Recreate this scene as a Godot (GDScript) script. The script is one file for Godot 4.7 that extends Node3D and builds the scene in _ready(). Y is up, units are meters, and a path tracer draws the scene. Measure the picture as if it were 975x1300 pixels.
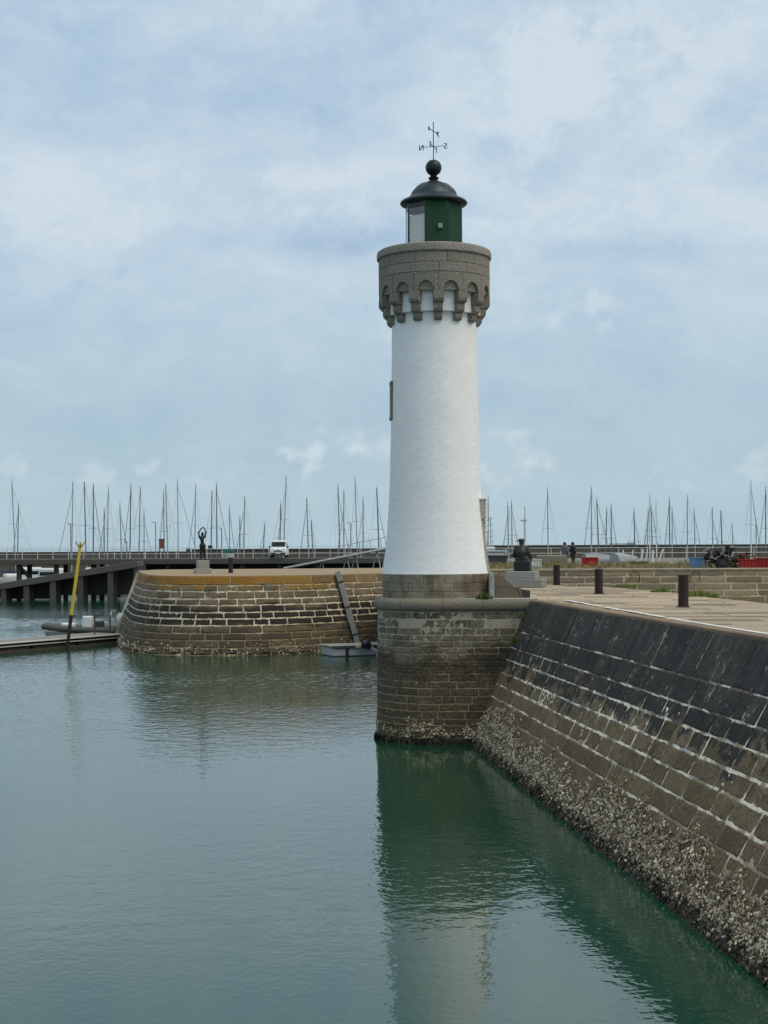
extends Node3D
# A small harbour lighthouse on a stone quay, overcast daylight. Units are metres, y is up, the water lies at y = 0.

const DECK := 4.3
const TOWER := Vector3(1.6, 0, -46.7)
var M := {}
var T := {}
var rng := RandomNumberGenerator.new()
var taken := {}


func _ready() -> void:
	rng.seed = 11
	set_camera()
	set_sky()
	set_sun()
	make_materials()
	build_water()
	build_quay_wall()
	build_quay_deck()
	build_platform()
	build_lighthouse()
	build_far_pier()
	build_back_wall()
	build_jetty()
	build_breakwater()
	build_statues()
	build_quay_things()
	build_pontoon_things()
	build_jetty_things()
	build_sailing_boats()
	build_yard_things()
	build_shells_and_weeds()


func set_camera() -> void:
	var cam := Camera3D.new()
	cam.name = "camera"
	cam.fov = rad_to_deg(2.0 * atan(650.0 / 1900.0))
	cam.near = 0.1
	cam.far = 20000.0
	add_child(cam)
	cam.position = Vector3(0, 6.0, 0)
	cam.rotation = Vector3(atan(41.0 / 1900.0), 0, deg_to_rad(-0.25))
	cam.current = true


func set_sky() -> void:
	var e := Environment.new()
	e.background_mode = Environment.BG_SKY
	e.tonemap_mode = Environment.TONE_MAPPER_LINEAR
	e.tonemap_exposure = 1.3
	e.background_energy_multiplier = 0.785
	e.sdfgi_enabled = true
	e.ssao_enabled = true
	e.ssil_enabled = true
	var pan := PanoramaSkyMaterial.new()
	pan.panorama = sky_texture()
	var s := Sky.new()
	s.sky_material = pan
	e.sky = s
	e.sky_rotation = Vector3(0, PI, 0)
	var w := WorldEnvironment.new()
	w.name = "environment"
	w.environment = e
	add_child(w)


func set_sun() -> void:
	var sun := DirectionalLight3D.new()
	sun.name = "sun"
	sun.light_energy = 0.5
	sun.light_angular_distance = 45.0
	sun.light_color = Color(1.0, 0.955, 0.87)
	sun.shadow_enabled = true
	add_child(sun)
	sun.look_at_from_position(Vector3(0.48, 0.84, 0.28), Vector3.ZERO, Vector3.UP)


# ---------------------------------------------------------------- sky
var nv := FastNoiseLite.new()
var nw := FastNoiseLite.new()
var nc := FastNoiseLite.new()
# broad banks of cloud: azimuth, elevation, half width, half height (degrees), strength
var banks := [[8.5, 18.0, 6.5, 3.2, 0.72], [13.0, 13.0, 5.0, 3.0, 0.25], [-13.0, 13.0, 4.0, 1.8, 0.42], [-4.0, 19.5, 5.0, 2.0, 0.25], [-2.0, 13.5, 6.0, 1.3, 0.3], [5.0, 11.6, 5.0, 2.2, 0.16], [-11.0, 9.6, 3.0, 0.7, 0.18], [40, 16, 9, 4, 0.5], [-38, 14, 8, 3, 0.45], [-70, 22, 12, 5, 0.4], [75, 20, 12, 5, 0.5], [120, 18, 14, 5, 0.5], [-125, 20, 14, 5, 0.45], [175, 17, 14, 5, 0.5], [-160, 30, 16, 7, 0.4], [100, 38, 18, 8, 0.5], [0, 45, 20, 9, 0.45], [-60, 48, 20, 9, 0.4]]
var gaps := [[-1.6, 11.6, 3.6, 0.6, 0.5], [4.6, 20.4, 2.6, 0.5, 0.6], [-6.4, 17.5, 4.0, 0.9, 0.25], [9.0, 10.8, 4.0, 0.6, 0.2], [28, 12, 5, 0.8, 0.5], [-33, 18, 6, 0.9, 0.5], [60, 26, 8, 1.5, 0.5], [-90, 16, 8, 1.0, 0.5], [140, 26, 9, 1.4, 0.5], [-150, 15, 8, 1.0, 0.5]]
var puffs := [[-2.75, 3.55, 1.1, 0.75, 0.9], [-1.0, 4.3, 0.55, 0.5, 0.7], [-0.25, 4.0, 0.7, 0.7, 0.6], [-2.5, 4.9, 0.4, 0.2, 0.5], [4.9, 3.4, 1.3, 0.7, 0.8], [4.2, 2.5, 1.3, 0.6, 0.4], [8.1, 8.75, 1.4, 0.55, 0.75], [6.8, 8.5, 0.9, 0.45, 0.5], [4.5, 8.6, 0.8, 0.35, 0.35], [-9.2, 3.2, 0.9, 0.4, 0.6], [-13.7, 3.0, 0.8, 0.55, 0.55], [-11.0, 2.7, 1.0, 0.4, 0.5], [14.2, 3.0, 0.8, 0.6, 0.5], [11.3, 2.6, 1.0, 0.4, 0.4], [-6.5, 2.6, 1.2, 0.5, 0.35]]


func sky_at(az: float, el: float) -> Color:
	var y := sin(el)
	var p := Vector2(sin(az), -cos(az)) * cos(el) / (maxf(y, 0.0) + 0.16)
	var a := nv.get_noise_2d(p.x * 1.0, p.y * 1.5)
	var d3 := Vector3(sin(az) * cos(el), y * 1.7, -cos(az) * cos(el))
	var b := nw.get_noise_3dv(d3 * 4.0)
	var azd := rad_to_deg(az)
	var eld := rad_to_deg(el)
	var b2 := nw.get_noise_3dv(d3 * 13.0 + Vector3(7, 0, 3))
	var veil := 0.54 + 0.26 * a + 0.36 * b + 0.24 * b2
	for k in banks:
		var dx: float = (azd - k[0]) / k[2]
		var dy: float = (eld - k[1]) / k[3]
		var q := dx * dx + dy * dy
		if q < 6.0:
			veil += k[4] * exp(-q) * (1.0 + 0.9 * b)
	for k in gaps:
		var dx2: float = (azd - k[0]) / k[2]
		var dy2: float = (eld - k[1] + b * 0.7) / k[3]
		var q2 := dx2 * dx2 + dy2 * dy2
		if q2 < 6.0:
			veil -= k[4] * exp(-q2) * (0.8 + 0.9 * a)
	veil = clampf(veil, 0.0, 1.0)
	var low := clampf(1.0 - eld / 13.0, 0.0, 1.0)
	low = low * low * (3.0 - 2.0 * low)
	var clear := Color(0.62, 0.732, 0.84).lerp(Color(0.66, 0.76, 0.806), low)
	var cloud := Color(0.80, 0.856, 0.896).lerp(Color(0.72, 0.80, 0.838), low)
	var c := clear.lerp(cloud, veil)
	# darker grey-blue undersides of the thicker parts of the bank
	c = c.lerp(Color(0.66, 0.735, 0.80), clampf((veil - 0.5) * (-0.2 - b) * 1.6, 0.0, 0.35))
	if eld < 12.0 and eld > 0.0:
		for k in puffs:
			var dx3: float = (azd - k[0]) / (k[2] * 1.3)
			var dy3: float = (eld - k[1]) / (k[3] * 1.3)
			if absf(dx3) < 2.0 and absf(dy3) < 2.0:
				var f := nc.get_noise_2d(azd * 1.0, eld * 1.2)
				var m := clampf((0.9 - dx3 * dx3 - dy3 * dy3 + f * 2.6) * 0.5, 0.0, 1.0)
				m = m * m * (3.0 - 2.0 * m)
				c = c.lerp(Color(0.83, 0.875, 0.90), m * k[4] * 0.8)
	return c


func sky_texture() -> ImageTexture:
	nv.seed = 21
	nv.noise_type = FastNoiseLite.TYPE_SIMPLEX_SMOOTH
	nv.frequency = 0.42
	nv.fractal_octaves = 4
	nw.seed = 5
	nw.noise_type = FastNoiseLite.TYPE_SIMPLEX_SMOOTH
	nw.frequency = 1.7
	nw.fractal_octaves = 5
	nw.domain_warp_enabled = true
	nw.domain_warp_amplitude = 0.5
	nw.domain_warp_frequency = 0.6
	nc.seed = 9
	nc.frequency = 0.62
	nc.fractal_octaves = 5
	var r := RandomNumberGenerator.new()
	r.seed = 3
	for k in 60:
		var az := r.randf_range(18.0, 342.0)
		puffs.append([az if az < 180.0 else az - 360.0, r.randf_range(2.4, 9.0), r.randf_range(0.5, 1.5), r.randf_range(0.3, 0.8), r.randf_range(0.3, 0.8)])
	var w := 512
	var h := 256
	var im := Image.create(w, h, false, Image.FORMAT_RGB8)
	for j in h:
		var el := PI * (0.5 - (j + 0.5) / h)
		for i in w:
			im.set_pixel(i, j, sky_at(TAU * ((i + 0.5) / w - 0.5), maxf(el, 0.0)))
	var big_w := 4096
	var big_h := 2048
	im.resize(big_w, big_h, Image.INTERPOLATE_CUBIC)
	# the same sky worked out more finely where the clouds are seen largest
	for j in range(big_h / 2 - 330, big_h / 2 + 2):
		var el2 := PI * (0.5 - (j + 0.5) / big_h)
		for i in range(big_w / 2 - 260, big_w / 2 + 260):
			im.set_pixel(i, j, sky_at(TAU * ((i + 0.5) / big_w - 0.5), maxf(el2, 0.0)))
	return ImageTexture.create_from_image(im)


# ---------------------------------------------------------------- nodes
func numbered(called: String) -> String:
	if not taken.has(called):
		taken[called] = 0
		return called
	taken[called] += 1
	return "%s_%03d" % [called, taken[called]]


func tag(o: Node, label: String, category: String, group := "", kind := "") -> void:
	if label:
		o.set_meta("label", label)
	if category:
		o.set_meta("category", category)
	if group:
		o.set_meta("group", group)
	if kind:
		o.set_meta("kind", kind)


func thing(called: String, label: String, category: String, at := Vector3.ZERO, turn := 0.0, group := "") -> Node3D:
	var o := Node3D.new()
	o.name = numbered(called)
	add_child(o)
	o.position = at
	o.rotation.y = turn
	tag(o, label, category, group)
	return o


func part(m: Mesh, called: String, material: Material, parent: Node) -> MeshInstance3D:
	var o := MeshInstance3D.new()
	o.name = numbered(called) if parent == self else called
	o.mesh = m
	o.material_override = material
	parent.add_child(o, true)
	return o


func structure(m: Mesh, called: String, material: Material, label := "") -> MeshInstance3D:
	var o := part(m, called, material, self)
	tag(o, label, "", "", "structure")
	return o


# ---------------------------------------------------------------- mesh helpers
func lin(r: float, g: float, b: float) -> Color:
	return Color(r / 255.0, g / 255.0, b / 255.0).srgb_to_linear()


func vary(c: Color, by: float) -> Color:
	var k := 1.0 + rng.randf_range(-by, by)
	return Color(c.r * k, c.g * k * (1.0 + rng.randf_range(-by, by) * 0.12), c.b * k * (1.0 + rng.randf_range(-by, by) * 0.25))


func begin(c := Color.WHITE, flat := true) -> SurfaceTool:
	var st := SurfaceTool.new()
	st.begin(Mesh.PRIMITIVE_TRIANGLES)
	st.set_smooth_group(-1 if flat else 0)
	st.set_color(c)
	return st


func done(st: SurfaceTool) -> ArrayMesh:
	st.generate_normals()
	return st.commit()


# a, b, c run counter-clockwise seen from outside
func tri(st: SurfaceTool, a: Vector3, b: Vector3, c: Vector3) -> void:
	st.add_vertex(a)
	st.add_vertex(c)
	st.add_vertex(b)


func quad(st: SurfaceTool, a: Vector3, b: Vector3, c: Vector3, d: Vector3) -> void:
	tri(st, a, b, c)
	tri(st, a, c, d)


func face_out(st: SurfaceTool, p: Array, from: Vector3) -> void:
	var n: Vector3 = (p[1] - p[0]).cross(p[2] - p[0])
	var mid: Vector3 = (p[0] + p[1] + p[2]) / 3.0
	var flip := n.dot(mid - from) < 0.0
	for k in range(1, p.size() - 1):
		if flip:
			tri(st, p[0], p[k + 1], p[k])
		else:
			tri(st, p[0], p[k], p[k + 1])


func box(st: SurfaceTool, c: Vector3, size: Vector3, turn := Basis(), bevel := 0.0) -> void:
	var h := size * 0.5
	var b := minf(bevel, minf(h.x, minf(h.y, h.z)) * 0.6)
	if b <= 0.0:
		for ax in 3:
			for sg in [-1.0, 1.0]:
				var q := []
				for uv in [[-1, -1], [1, -1], [1, 1], [-1, 1]]:
					var v := Vector3.ZERO
					v[ax] = sg * h[ax]
					v[(ax + 1) % 3] = uv[0] * h[(ax + 1) % 3]
					v[(ax + 2) % 3] = uv[1] * h[(ax + 2) % 3]
					q.append(c + turn * v)
				face_out(st, q, c)
		return
	var at := func(sx: float, sy: float, sz: float, full: int) -> Vector3:
		var v := Vector3(sx * (h.x - b), sy * (h.y - b), sz * (h.z - b))
		v[full] += b * [sx, sy, sz][full]
		return c + turn * v
	var sgn := [-1.0, 1.0]
	for ax in 3:
		for sg in sgn:
			var q := []
			for uv in [[-1.0, -1.0], [1.0, -1.0], [1.0, 1.0], [-1.0, 1.0]]:
				var s := [0.0, 0.0, 0.0]
				s[ax] = sg
				s[(ax + 1) % 3] = uv[0]
				s[(ax + 2) % 3] = uv[1]
				q.append(at.call(s[0], s[1], s[2], ax))
			face_out(st, q, c)
		for s1 in sgn:
			for s2 in sgn:
				var q2 := []
				for e in [[-1.0, (ax + 1) % 3], [1.0, (ax + 1) % 3], [1.0, (ax + 2) % 3], [-1.0, (ax + 2) % 3]]:
					var s3 := [0.0, 0.0, 0.0]
					s3[ax] = e[0]
					s3[(ax + 1) % 3] = s1
					s3[(ax + 2) % 3] = s2
					q2.append(at.call(s3[0], s3[1], s3[2], e[1]))
				face_out(st, q2, c)
	for sx in sgn:
		for sy in sgn:
			for sz in sgn:
				face_out(st, [at.call(sx, sy, sz, 0), at.call(sx, sy, sz, 1), at.call(sx, sy, sz, 2)], c)


func one_box(c: Vector3, size: Vector3, col: Color, bevel := 0.0, turn := Basis()) -> ArrayMesh:
	var st := begin(col)
	box(st, c, size, turn, bevel)
	return done(st)


# a round bar through the points, with a radius at each
func tube(st: SurfaceTool, pts: Array, radii: Array, n := 8, caps := true) -> void:
	var rings := []
	for k in pts.size():
		var d: Vector3 = (pts[mini(k + 1, pts.size() - 1)] - pts[maxi(k - 1, 0)]).normalized()
		var u := d.cross(Vector3.UP if absf(d.y) < 0.9 else Vector3.RIGHT).normalized()
		var v := d.cross(u).normalized()
		if k > 0:
			# keep the ring turned as the one before it
			var pu: Vector3 = rings[k - 1][1]
			u = (pu - d * pu.dot(d)).normalized()
			v = d.cross(u).normalized()
		var ring := []
		for i in n:
			var a := TAU * i / n
			ring.append(pts[k] + (u * cos(a) + v * sin(a)) * radii[k])
		rings.append([ring, u])
	st.set_smooth_group(0)
	for k in pts.size() - 1:
		var r0: Array = rings[k][0]
		var r1: Array = rings[k + 1][0]
		for i in n:
			var i2 := (i + 1) % n
			quad(st, r0[i], r0[i2], r1[i2], r1[i])
	st.set_smooth_group(-1)
	if caps:
		face_out(st, rings[0][0], pts[1])
		face_out(st, rings[-1][0], pts[-2])


func bar(a: Vector3, b: Vector3, r: float, col: Color, n := 8) -> ArrayMesh:
	var st := begin(col)
	tube(st, [a, b], [r, r], n)
	return done(st)


# turned about a vertical axis; profile runs upwards as (radius, height); its bands meet in sharp edges where it bends by more than `crease` degrees
func lathe(st: SurfaceTool, prof: Array, c: Vector3, n := 48, crease := 25.0, a0 := 0.0, a1 := TAU) -> void:
	var group := 0
	for k in prof.size() - 1:
		if k > 0:
			var d0: Vector2 = prof[k] - prof[k - 1]
			var d1: Vector2 = prof[k + 1] - prof[k]
			if absf(rad_to_deg(d0.angle_to(d1))) > crease:
				group += 1
		st.set_smooth_group(group)
		var p: Vector2 = prof[k]
		var q: Vector2 = prof[k + 1]
		for i in n:
			var t0 := a0 + (a1 - a0) * i / n
			var t1 := a0 + (a1 - a0) * (i + 1) / n
			var e0 := Vector3(sin(t0), 0, cos(t0))
			var e1 := Vector3(sin(t1), 0, cos(t1))
			var A := c + e0 * p.x + Vector3.UP * p.y
			var B := c + e1 * p.x + Vector3.UP * p.y
			var C := c + e1 * q.x + Vector3.UP * q.y
			var D := c + e0 * q.x + Vector3.UP * q.y
			if p.x > 1e-4:
				tri(st, A, B, C)
			if q.x > 1e-4:
				tri(st, A, C, D)
	st.set_smooth_group(-1)


func turned(prof: Array, c: Vector3, col: Color, n := 32, crease := 25.0) -> ArrayMesh:
	var st := begin(col)
	lathe(st, prof, c, n, crease)
	return done(st)


# a flat outline (x, z) pulled up from y0 to y1
func prism(st: SurfaceTool, poly: PackedVector2Array, y0: float, y1: float, lip := 0.0) -> void:
	if Geometry2D.is_polygon_clockwise(poly):
		poly = poly.duplicate()
		poly.reverse()
	var inner := poly
	if lip > 0.0:
		var off := Geometry2D.offset_polygon(poly, -lip)
		if off.size() == 1 and off[0].size() == poly.size():
			inner = off[0]
			if Geometry2D.is_polygon_clockwise(inner):
				inner.reverse()
			# line the two outlines up
			var best := 0
			for k in inner.size():
				if inner[k].distance_to(poly[0]) < inner[best].distance_to(poly[0]):
					best = k
			var turned_list := PackedVector2Array()
			for k in inner.size():
				turned_list.append(inner[(k + best) % inner.size()])
			inner = turned_list
	var up := func(p: Vector2, y: float) -> Vector3: return Vector3(p.x, y, p.y)
	var idx := Geometry2D.triangulate_polygon(inner)
	var mid := Vector3.ZERO
	for k in range(0, idx.size(), 3):
		var a: Vector3 = up.call(inner[idx[k]], y1)
		face_out(st, [a, up.call(inner[idx[k + 1]], y1), up.call(inner[idx[k + 2]], y1)], a - Vector3.UP)
	var n := poly.size()
	for k in n:
		var p := poly[k]
		var q := poly[(k + 1) % n]
		var edge := q - p
		var out2 := Vector2(edge.y, -edge.x).normalized()
		mid = up.call((p + q) * 0.5 - out2, (y0 + y1) * 0.5)
		var ytop := y1 - (lip if inner != poly else 0.0)
		face_out(st, [up.call(p, y0), up.call(q, y0), up.call(q, ytop), up.call(p, ytop)], mid)
		if inner != poly:
			face_out(st, [up.call(p, ytop), up.call(q, ytop), up.call(inner[(k + 1) % n], y1), up.call(inner[k], y1)], mid)


# one dressed stone on a wall: pf(s, h, d) gives the point at s along, h up and d out of the wall
func stone(pf: Callable, s0: float, s1: float, h0: float, h1: float, t: float, b: float, nx: int, jit: float, tone: Color, uvr: Rect2, depth := 0.07) -> ArrayMesh:
	var us := [s0, s0]
	for i in nx + 1:
		us.append(lerpf(s0 + b, s1 - b, float(i) / nx))
	us.append_array([s1, s1])
	var hs := [h0, h0, h0 + b, h1 - b, h1, h1]
	var n := us.size()
	var m := hs.size()
	var grid := []
	var uvs := []
	var wob := {}
	for i in n:
		for j in m:
			var ring := mini(mini(i, n - 1 - i), mini(j, m - 1 - j))
			var key := Vector2i(clampi(i, 1, n - 2), clampi(j, 1, m - 2))
			if not wob.has(key):
				wob[key] = Vector3(rng.randf_range(-jit, jit), rng.randf_range(-jit, jit), rng.randf_range(-jit, jit) * 0.5)
			var w: Vector3 = wob[key]
			var s: float = us[i] + w.x
			var h: float = hs[j] + w.y
			var cs := 1.0 if i <= 1 else (-1.0 if i >= n - 2 else 0.0)
			var ch := 1.0 if j <= 1 else (-1.0 if j >= m - 2 else 0.0)
			if cs != 0.0 and ch != 0.0:
				s += cs * b * 0.4
				h += ch * b * 0.4
			var d := -depth
			if ring == 1:
				d = t - b * 0.55
			elif ring > 1:
				d = t + w.z
			grid.append(pf.call(s, h, d))
			uvs.append(Vector2((s - uvr.position.x) / uvr.size.x, (h - uvr.position.y) / uvr.size.y))
	var sm := (s0 + s1) * 0.5
	var hm := (h0 + h1) * 0.5
	var o: Vector3 = pf.call(sm, hm, 0.0)
	var out: Vector3 = pf.call(sm, hm, 0.1) - o
	var flip: bool = (pf.call(sm + 0.05, hm, 0.0) - o).cross(pf.call(sm, hm + 0.05, 0.0) - o).dot(out) < 0.0
	var st := begin(tone)
	var order := [0, 2, 1, 0, 3, 2] if not flip else [0, 1, 2, 0, 2, 3]
	for i in n - 1:
		for j in m - 1:
			var k := [i * m + j, (i + 1) * m + j, (i + 1) * m + j + 1, i * m + j + 1]
			for c in order:
				st.set_uv2(uvs[k[c]])
				st.add_vertex(grid[k[c]])
	return done(st)


# the bed of mortar behind the stones, a sheet that follows the wall; paint(s, h) gives its colour, push(s, h) how far it stands out
func sheet(pf: Callable, s0: float, s1: float, ns: int, h0: float, h1: float, nh: int, paint: Callable, push: Callable) -> ArrayMesh:
	var st := begin()
	st.set_smooth_group(0)
	var o: Vector3 = pf.call(s0, h0, 0.0)
	var flip: bool = (pf.call(s0 + 0.05, h0, 0.0) - o).cross(pf.call(s0, h0 + 0.05, 0.0) - o).dot(pf.call(s0, h0, 0.1) - o) < 0.0
	for i in ns + 1:
		for j in nh + 1:
			var s := lerpf(s0, s1, float(i) / ns)
			var h := lerpf(h0, h1, float(j) / nh)
			st.set_color(paint.call(s, h))
			st.add_vertex(pf.call(s, h, push.call(s, h)))
	for i in ns:
		for j in nh:
			var a := i * (nh + 1) + j
			var b := a + nh + 1
			for k in ([a, b, b + 1, a, b + 1, a + 1] if flip else [a, b + 1, b, a, a + 1, b + 1]):
				st.add_index(k)
	return done(st)


# a body grown round bones, each [from, to, radius, radius]: the distances to the tapered bones are joined smoothly and meshed as surface nets
func body(bones: Array, cell: float, k: float, col: Color) -> ArrayMesh:
	var lo := Vector3.INF
	var hi := -Vector3.INF
	for b in bones:
		var r := maxf(b[2], b[3]) + k + cell * 2.0
		for e in [b[0], b[1]]:
			lo = lo.min(e - Vector3.ONE * r)
			hi = hi.max(e + Vector3.ONE * r)
	var n := Vector3i(((hi - lo) / cell).ceil()) + Vector3i.ONE
	var f := PackedFloat32Array()
	f.resize(n.x * n.y * n.z)
	f.fill(9.0)
	for b in bones:
		var A: Vector3 = b[0]
		var B: Vector3 = b[1]
		var r2 := maxf(b[2], b[3]) + k + cell * 2.0
		var l := Vector3i(((A.min(B) - Vector3.ONE * r2 - lo) / cell).floor()).clamp(Vector3i.ZERO, n - Vector3i.ONE)
		var u := Vector3i(((A.max(B) + Vector3.ONE * r2 - lo) / cell).ceil()).clamp(Vector3i.ZERO, n - Vector3i.ONE)
		var ab := B - A
		var len2 := maxf(ab.length_squared(), 1e-9)
		for x in range(l.x, u.x + 1):
			for y in range(l.y, u.y + 1):
				for z in range(l.z, u.z + 1):
					var p := lo + Vector3(x, y, z) * cell
					var t := clampf((p - A).dot(ab) / len2, 0.0, 1.0)
					var d: float = p.distance_to(A + ab * t) - lerpf(b[2], b[3], t)
					var at := (x * n.y + y) * n.z + z
					var g := f[at]
					var w := maxf(k - absf(d - g), 0.0) / k
					f[at] = minf(d, g) - w * w * k * 0.25
	var index := {}
	var verts := PackedVector3Array()
	var corner := [0, 1, n.z, n.z + 1, n.y * n.z, n.y * n.z + 1, n.y * n.z + n.z, n.y * n.z + n.z + 1]
	var offs := [Vector3(0, 0, 0), Vector3(0, 0, 1), Vector3(0, 1, 0), Vector3(0, 1, 1), Vector3(1, 0, 0), Vector3(1, 0, 1), Vector3(1, 1, 0), Vector3(1, 1, 1)]
	var edges := [[0, 1], [2, 3], [4, 5], [6, 7], [0, 2], [1, 3], [4, 6], [5, 7], [0, 4], [1, 5], [2, 6], [3, 7]]
	for x in n.x - 1:
		for y in n.y - 1:
			for z in n.z - 1:
				var at2 := (x * n.y + y) * n.z + z
				var first := f[at2] < 0.0
				var mixed := false
				for c in 8:
					if (f[at2 + corner[c]] < 0.0) != first:
						mixed = true
						break
				if not mixed:
					continue
				var sum := Vector3.ZERO
				var cnt := 0
				for e in edges:
					var fa := f[at2 + corner[e[0]]]
					var fb := f[at2 + corner[e[1]]]
					if (fa < 0.0) != (fb < 0.0):
						sum += (offs[e[0]] as Vector3).lerp(offs[e[1]], fa / (fa - fb))
						cnt += 1
				index[at2] = verts.size()
				verts.append(lo + (Vector3(x, y, z) + sum / cnt) * cell)
	var st := begin(col, false)
	var step := [n.y * n.z, n.z, 1]
	for v in verts:
		st.add_vertex(v)
	for x in range(1, n.x - 1):
		for y in range(1, n.y - 1):
			for z in range(1, n.z - 1):
				var at3 := (x * n.y + y) * n.z + z
				for ax in 3:
					var inside := f[at3] < 0.0
					if inside == (f[at3 + step[ax]] < 0.0):
						continue
					var s1: int = step[(ax + 1) % 3]
					var s2: int = step[(ax + 2) % 3]
					var q := [index[at3 - s1 - s2], index[at3 - s2], index[at3], index[at3 - s1]]
					if not inside:
						q.reverse()
					for c in [0, 2, 1, 0, 3, 2]:
						st.add_index(q[c])
	return done(st)


# ---------------------------------------------------------------- materials
func noise(sd: int, freq: float, octaves := 4, kind := FastNoiseLite.TYPE_SIMPLEX_SMOOTH) -> FastNoiseLite:
	var n := FastNoiseLite.new()
	n.seed = sd
	n.noise_type = kind
	n.frequency = freq
	n.fractal_octaves = octaves
	return n


# a seamless grey texture between two tones
func grain(sd: int, freq: float, octaves: int, dark: float, light: float, size := 512) -> NoiseTexture2D:
	var t := NoiseTexture2D.new()
	t.width = size
	t.height = size
	t.seamless = true
	t.noise = noise(sd, freq, octaves)
	var g := Gradient.new()
	g.set_color(0, Color(dark, dark, dark))
	g.set_color(1, Color(light, light, light))
	t.color_ramp = g
	return t


func plain(col: Color, rough: float, metal := 0.0) -> StandardMaterial3D:
	var m := StandardMaterial3D.new()
	m.albedo_color = col
	m.roughness = rough
	m.metallic = metal
	return m


func coloured(rough: float, tex: Texture2D, bump: Texture2D, bump_cm: float, scale: float, stain: Texture2D = null) -> StandardMaterial3D:
	var m := StandardMaterial3D.new()
	m.vertex_color_use_as_albedo = true
	m.roughness = rough
	m.uv1_triplanar = true
	m.uv1_world_triplanar = true
	m.uv1_scale = Vector3.ONE * scale
	m.albedo_texture = tex
	if bump:
		m.heightmap_enabled = true
		m.heightmap_texture = bump
		m.heightmap_scale = bump_cm
	if stain:
		m.detail_enabled = true
		m.detail_albedo = stain
		m.detail_blend_mode = BaseMaterial3D.BLEND_MODE_MUL
		m.detail_uv_layer = BaseMaterial3D.DETAIL_UV_2
	return m


func make_materials() -> void:
	T.speck = grain(31, 0.05, 5, 0.72, 1.0)
	T.mottle = grain(35, 0.024, 6, 0.42, 1.0, 1024)
	T.rough = grain(32, 0.02, 5, 0.0, 1.0)
	T.soft = grain(33, 0.012, 4, 0.93, 1.0)
	T.plaster = grain(34, 0.03, 4, 0.0, 1.0)
	M.granite = coloured(0.9, T.speck, T.rough, 1.6, 0.9)
	M.gallery = coloured(0.9, T.mottle, T.rough, 1.2, 0.8)
	M.mortar = coloured(0.95, T.soft, T.rough, 1.2, 1.6)
	M.matte = coloured(0.8, T.soft, null, 0.0, 0.6)
	M.gloss = coloured(0.35, T.soft, null, 0.0, 0.6)
	M.metal = coloured(0.42, T.soft, null, 0.0, 0.6)
	M.metal.metallic = 0.55
	M.concrete = coloured(0.9, T.speck, T.rough, 0.8, 0.35)
	M.paint = coloured(0.72, T.soft, T.plaster, 0.28, 0.55)
	M.paint.uv1_scale = Vector3(0.4, 1.1, 0.4)
	M.rust = coloured(0.85, T.speck, T.rough, 0.6, 2.2)
	M.bronze = coloured(0.5, T.speck, T.rough, 0.8, 2.0)
	M.bronze.metallic = 0.5
	M.leaf = coloured(0.7, T.soft, null, 0.0, 1.0)
	M.leaf.backlight_enabled = true
	M.leaf.backlight = Color(0.3, 0.3, 0.2)
	M.cloth = coloured(0.9, T.soft, null, 0.0, 1.0)
	M.cloth.backlight_enabled = true
	M.cloth.backlight = Color(0.8, 0.8, 0.76)
	M.glass = plain(Color(0.95, 0.98, 0.97, 0.03), 0.02)
	M.glass.transparency = BaseMaterial3D.TRANSPARENCY_ALPHA
	M.dark_glass = plain(Color(0.02, 0.025, 0.03), 0.06)
	M.shell = coloured(0.6, T.soft, null, 0.0, 4.0)


func bytes(sd: int, freq: float, octaves: int, w: int, h: int, kind := FastNoiseLite.TYPE_SIMPLEX_SMOOTH) -> PackedByteArray:
	return noise(sd, freq, octaves, kind).get_image(w, h).get_data()


# weathering over a wall, laid out as s along and h up: rule(h, n1, n2, n3, n4) returns the sRGB colour there
func stains(w: int, h: int, h0: float, h1: float, sd: int, rule: Callable) -> ImageTexture:
	var n1 := bytes(sd, 0.012, 4, w, h)
	var n2 := bytes(sd + 1, 0.05, 4, w, h)
	var n3 := bytes(sd + 2, 0.035, 3, w, h)
	var n4 := bytes(sd + 3, 0.11, 2, w, h)
	var im := Image.create(w, h, false, Image.FORMAT_RGB8)
	for j in h:
		var hh := lerpf(h0, h1, (j + 0.5) / h)
		for i in w:
			var k := j * w + i
			# streaks run down the wall
			var streak := n3[(j / 5) * w + i]
			im.set_pixel(i, j, rule.call(hh, (i + 0.5) / w, n1[k] / 255.0, n2[k] / 255.0, streak / 255.0, n4[k] / 255.0))
	im.generate_mipmaps()
	return ImageTexture.create_from_image(im)


func c8(r: float, g: float, b: float) -> Color:
	return Color(r / 255.0, g / 255.0, b / 255.0)


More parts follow.
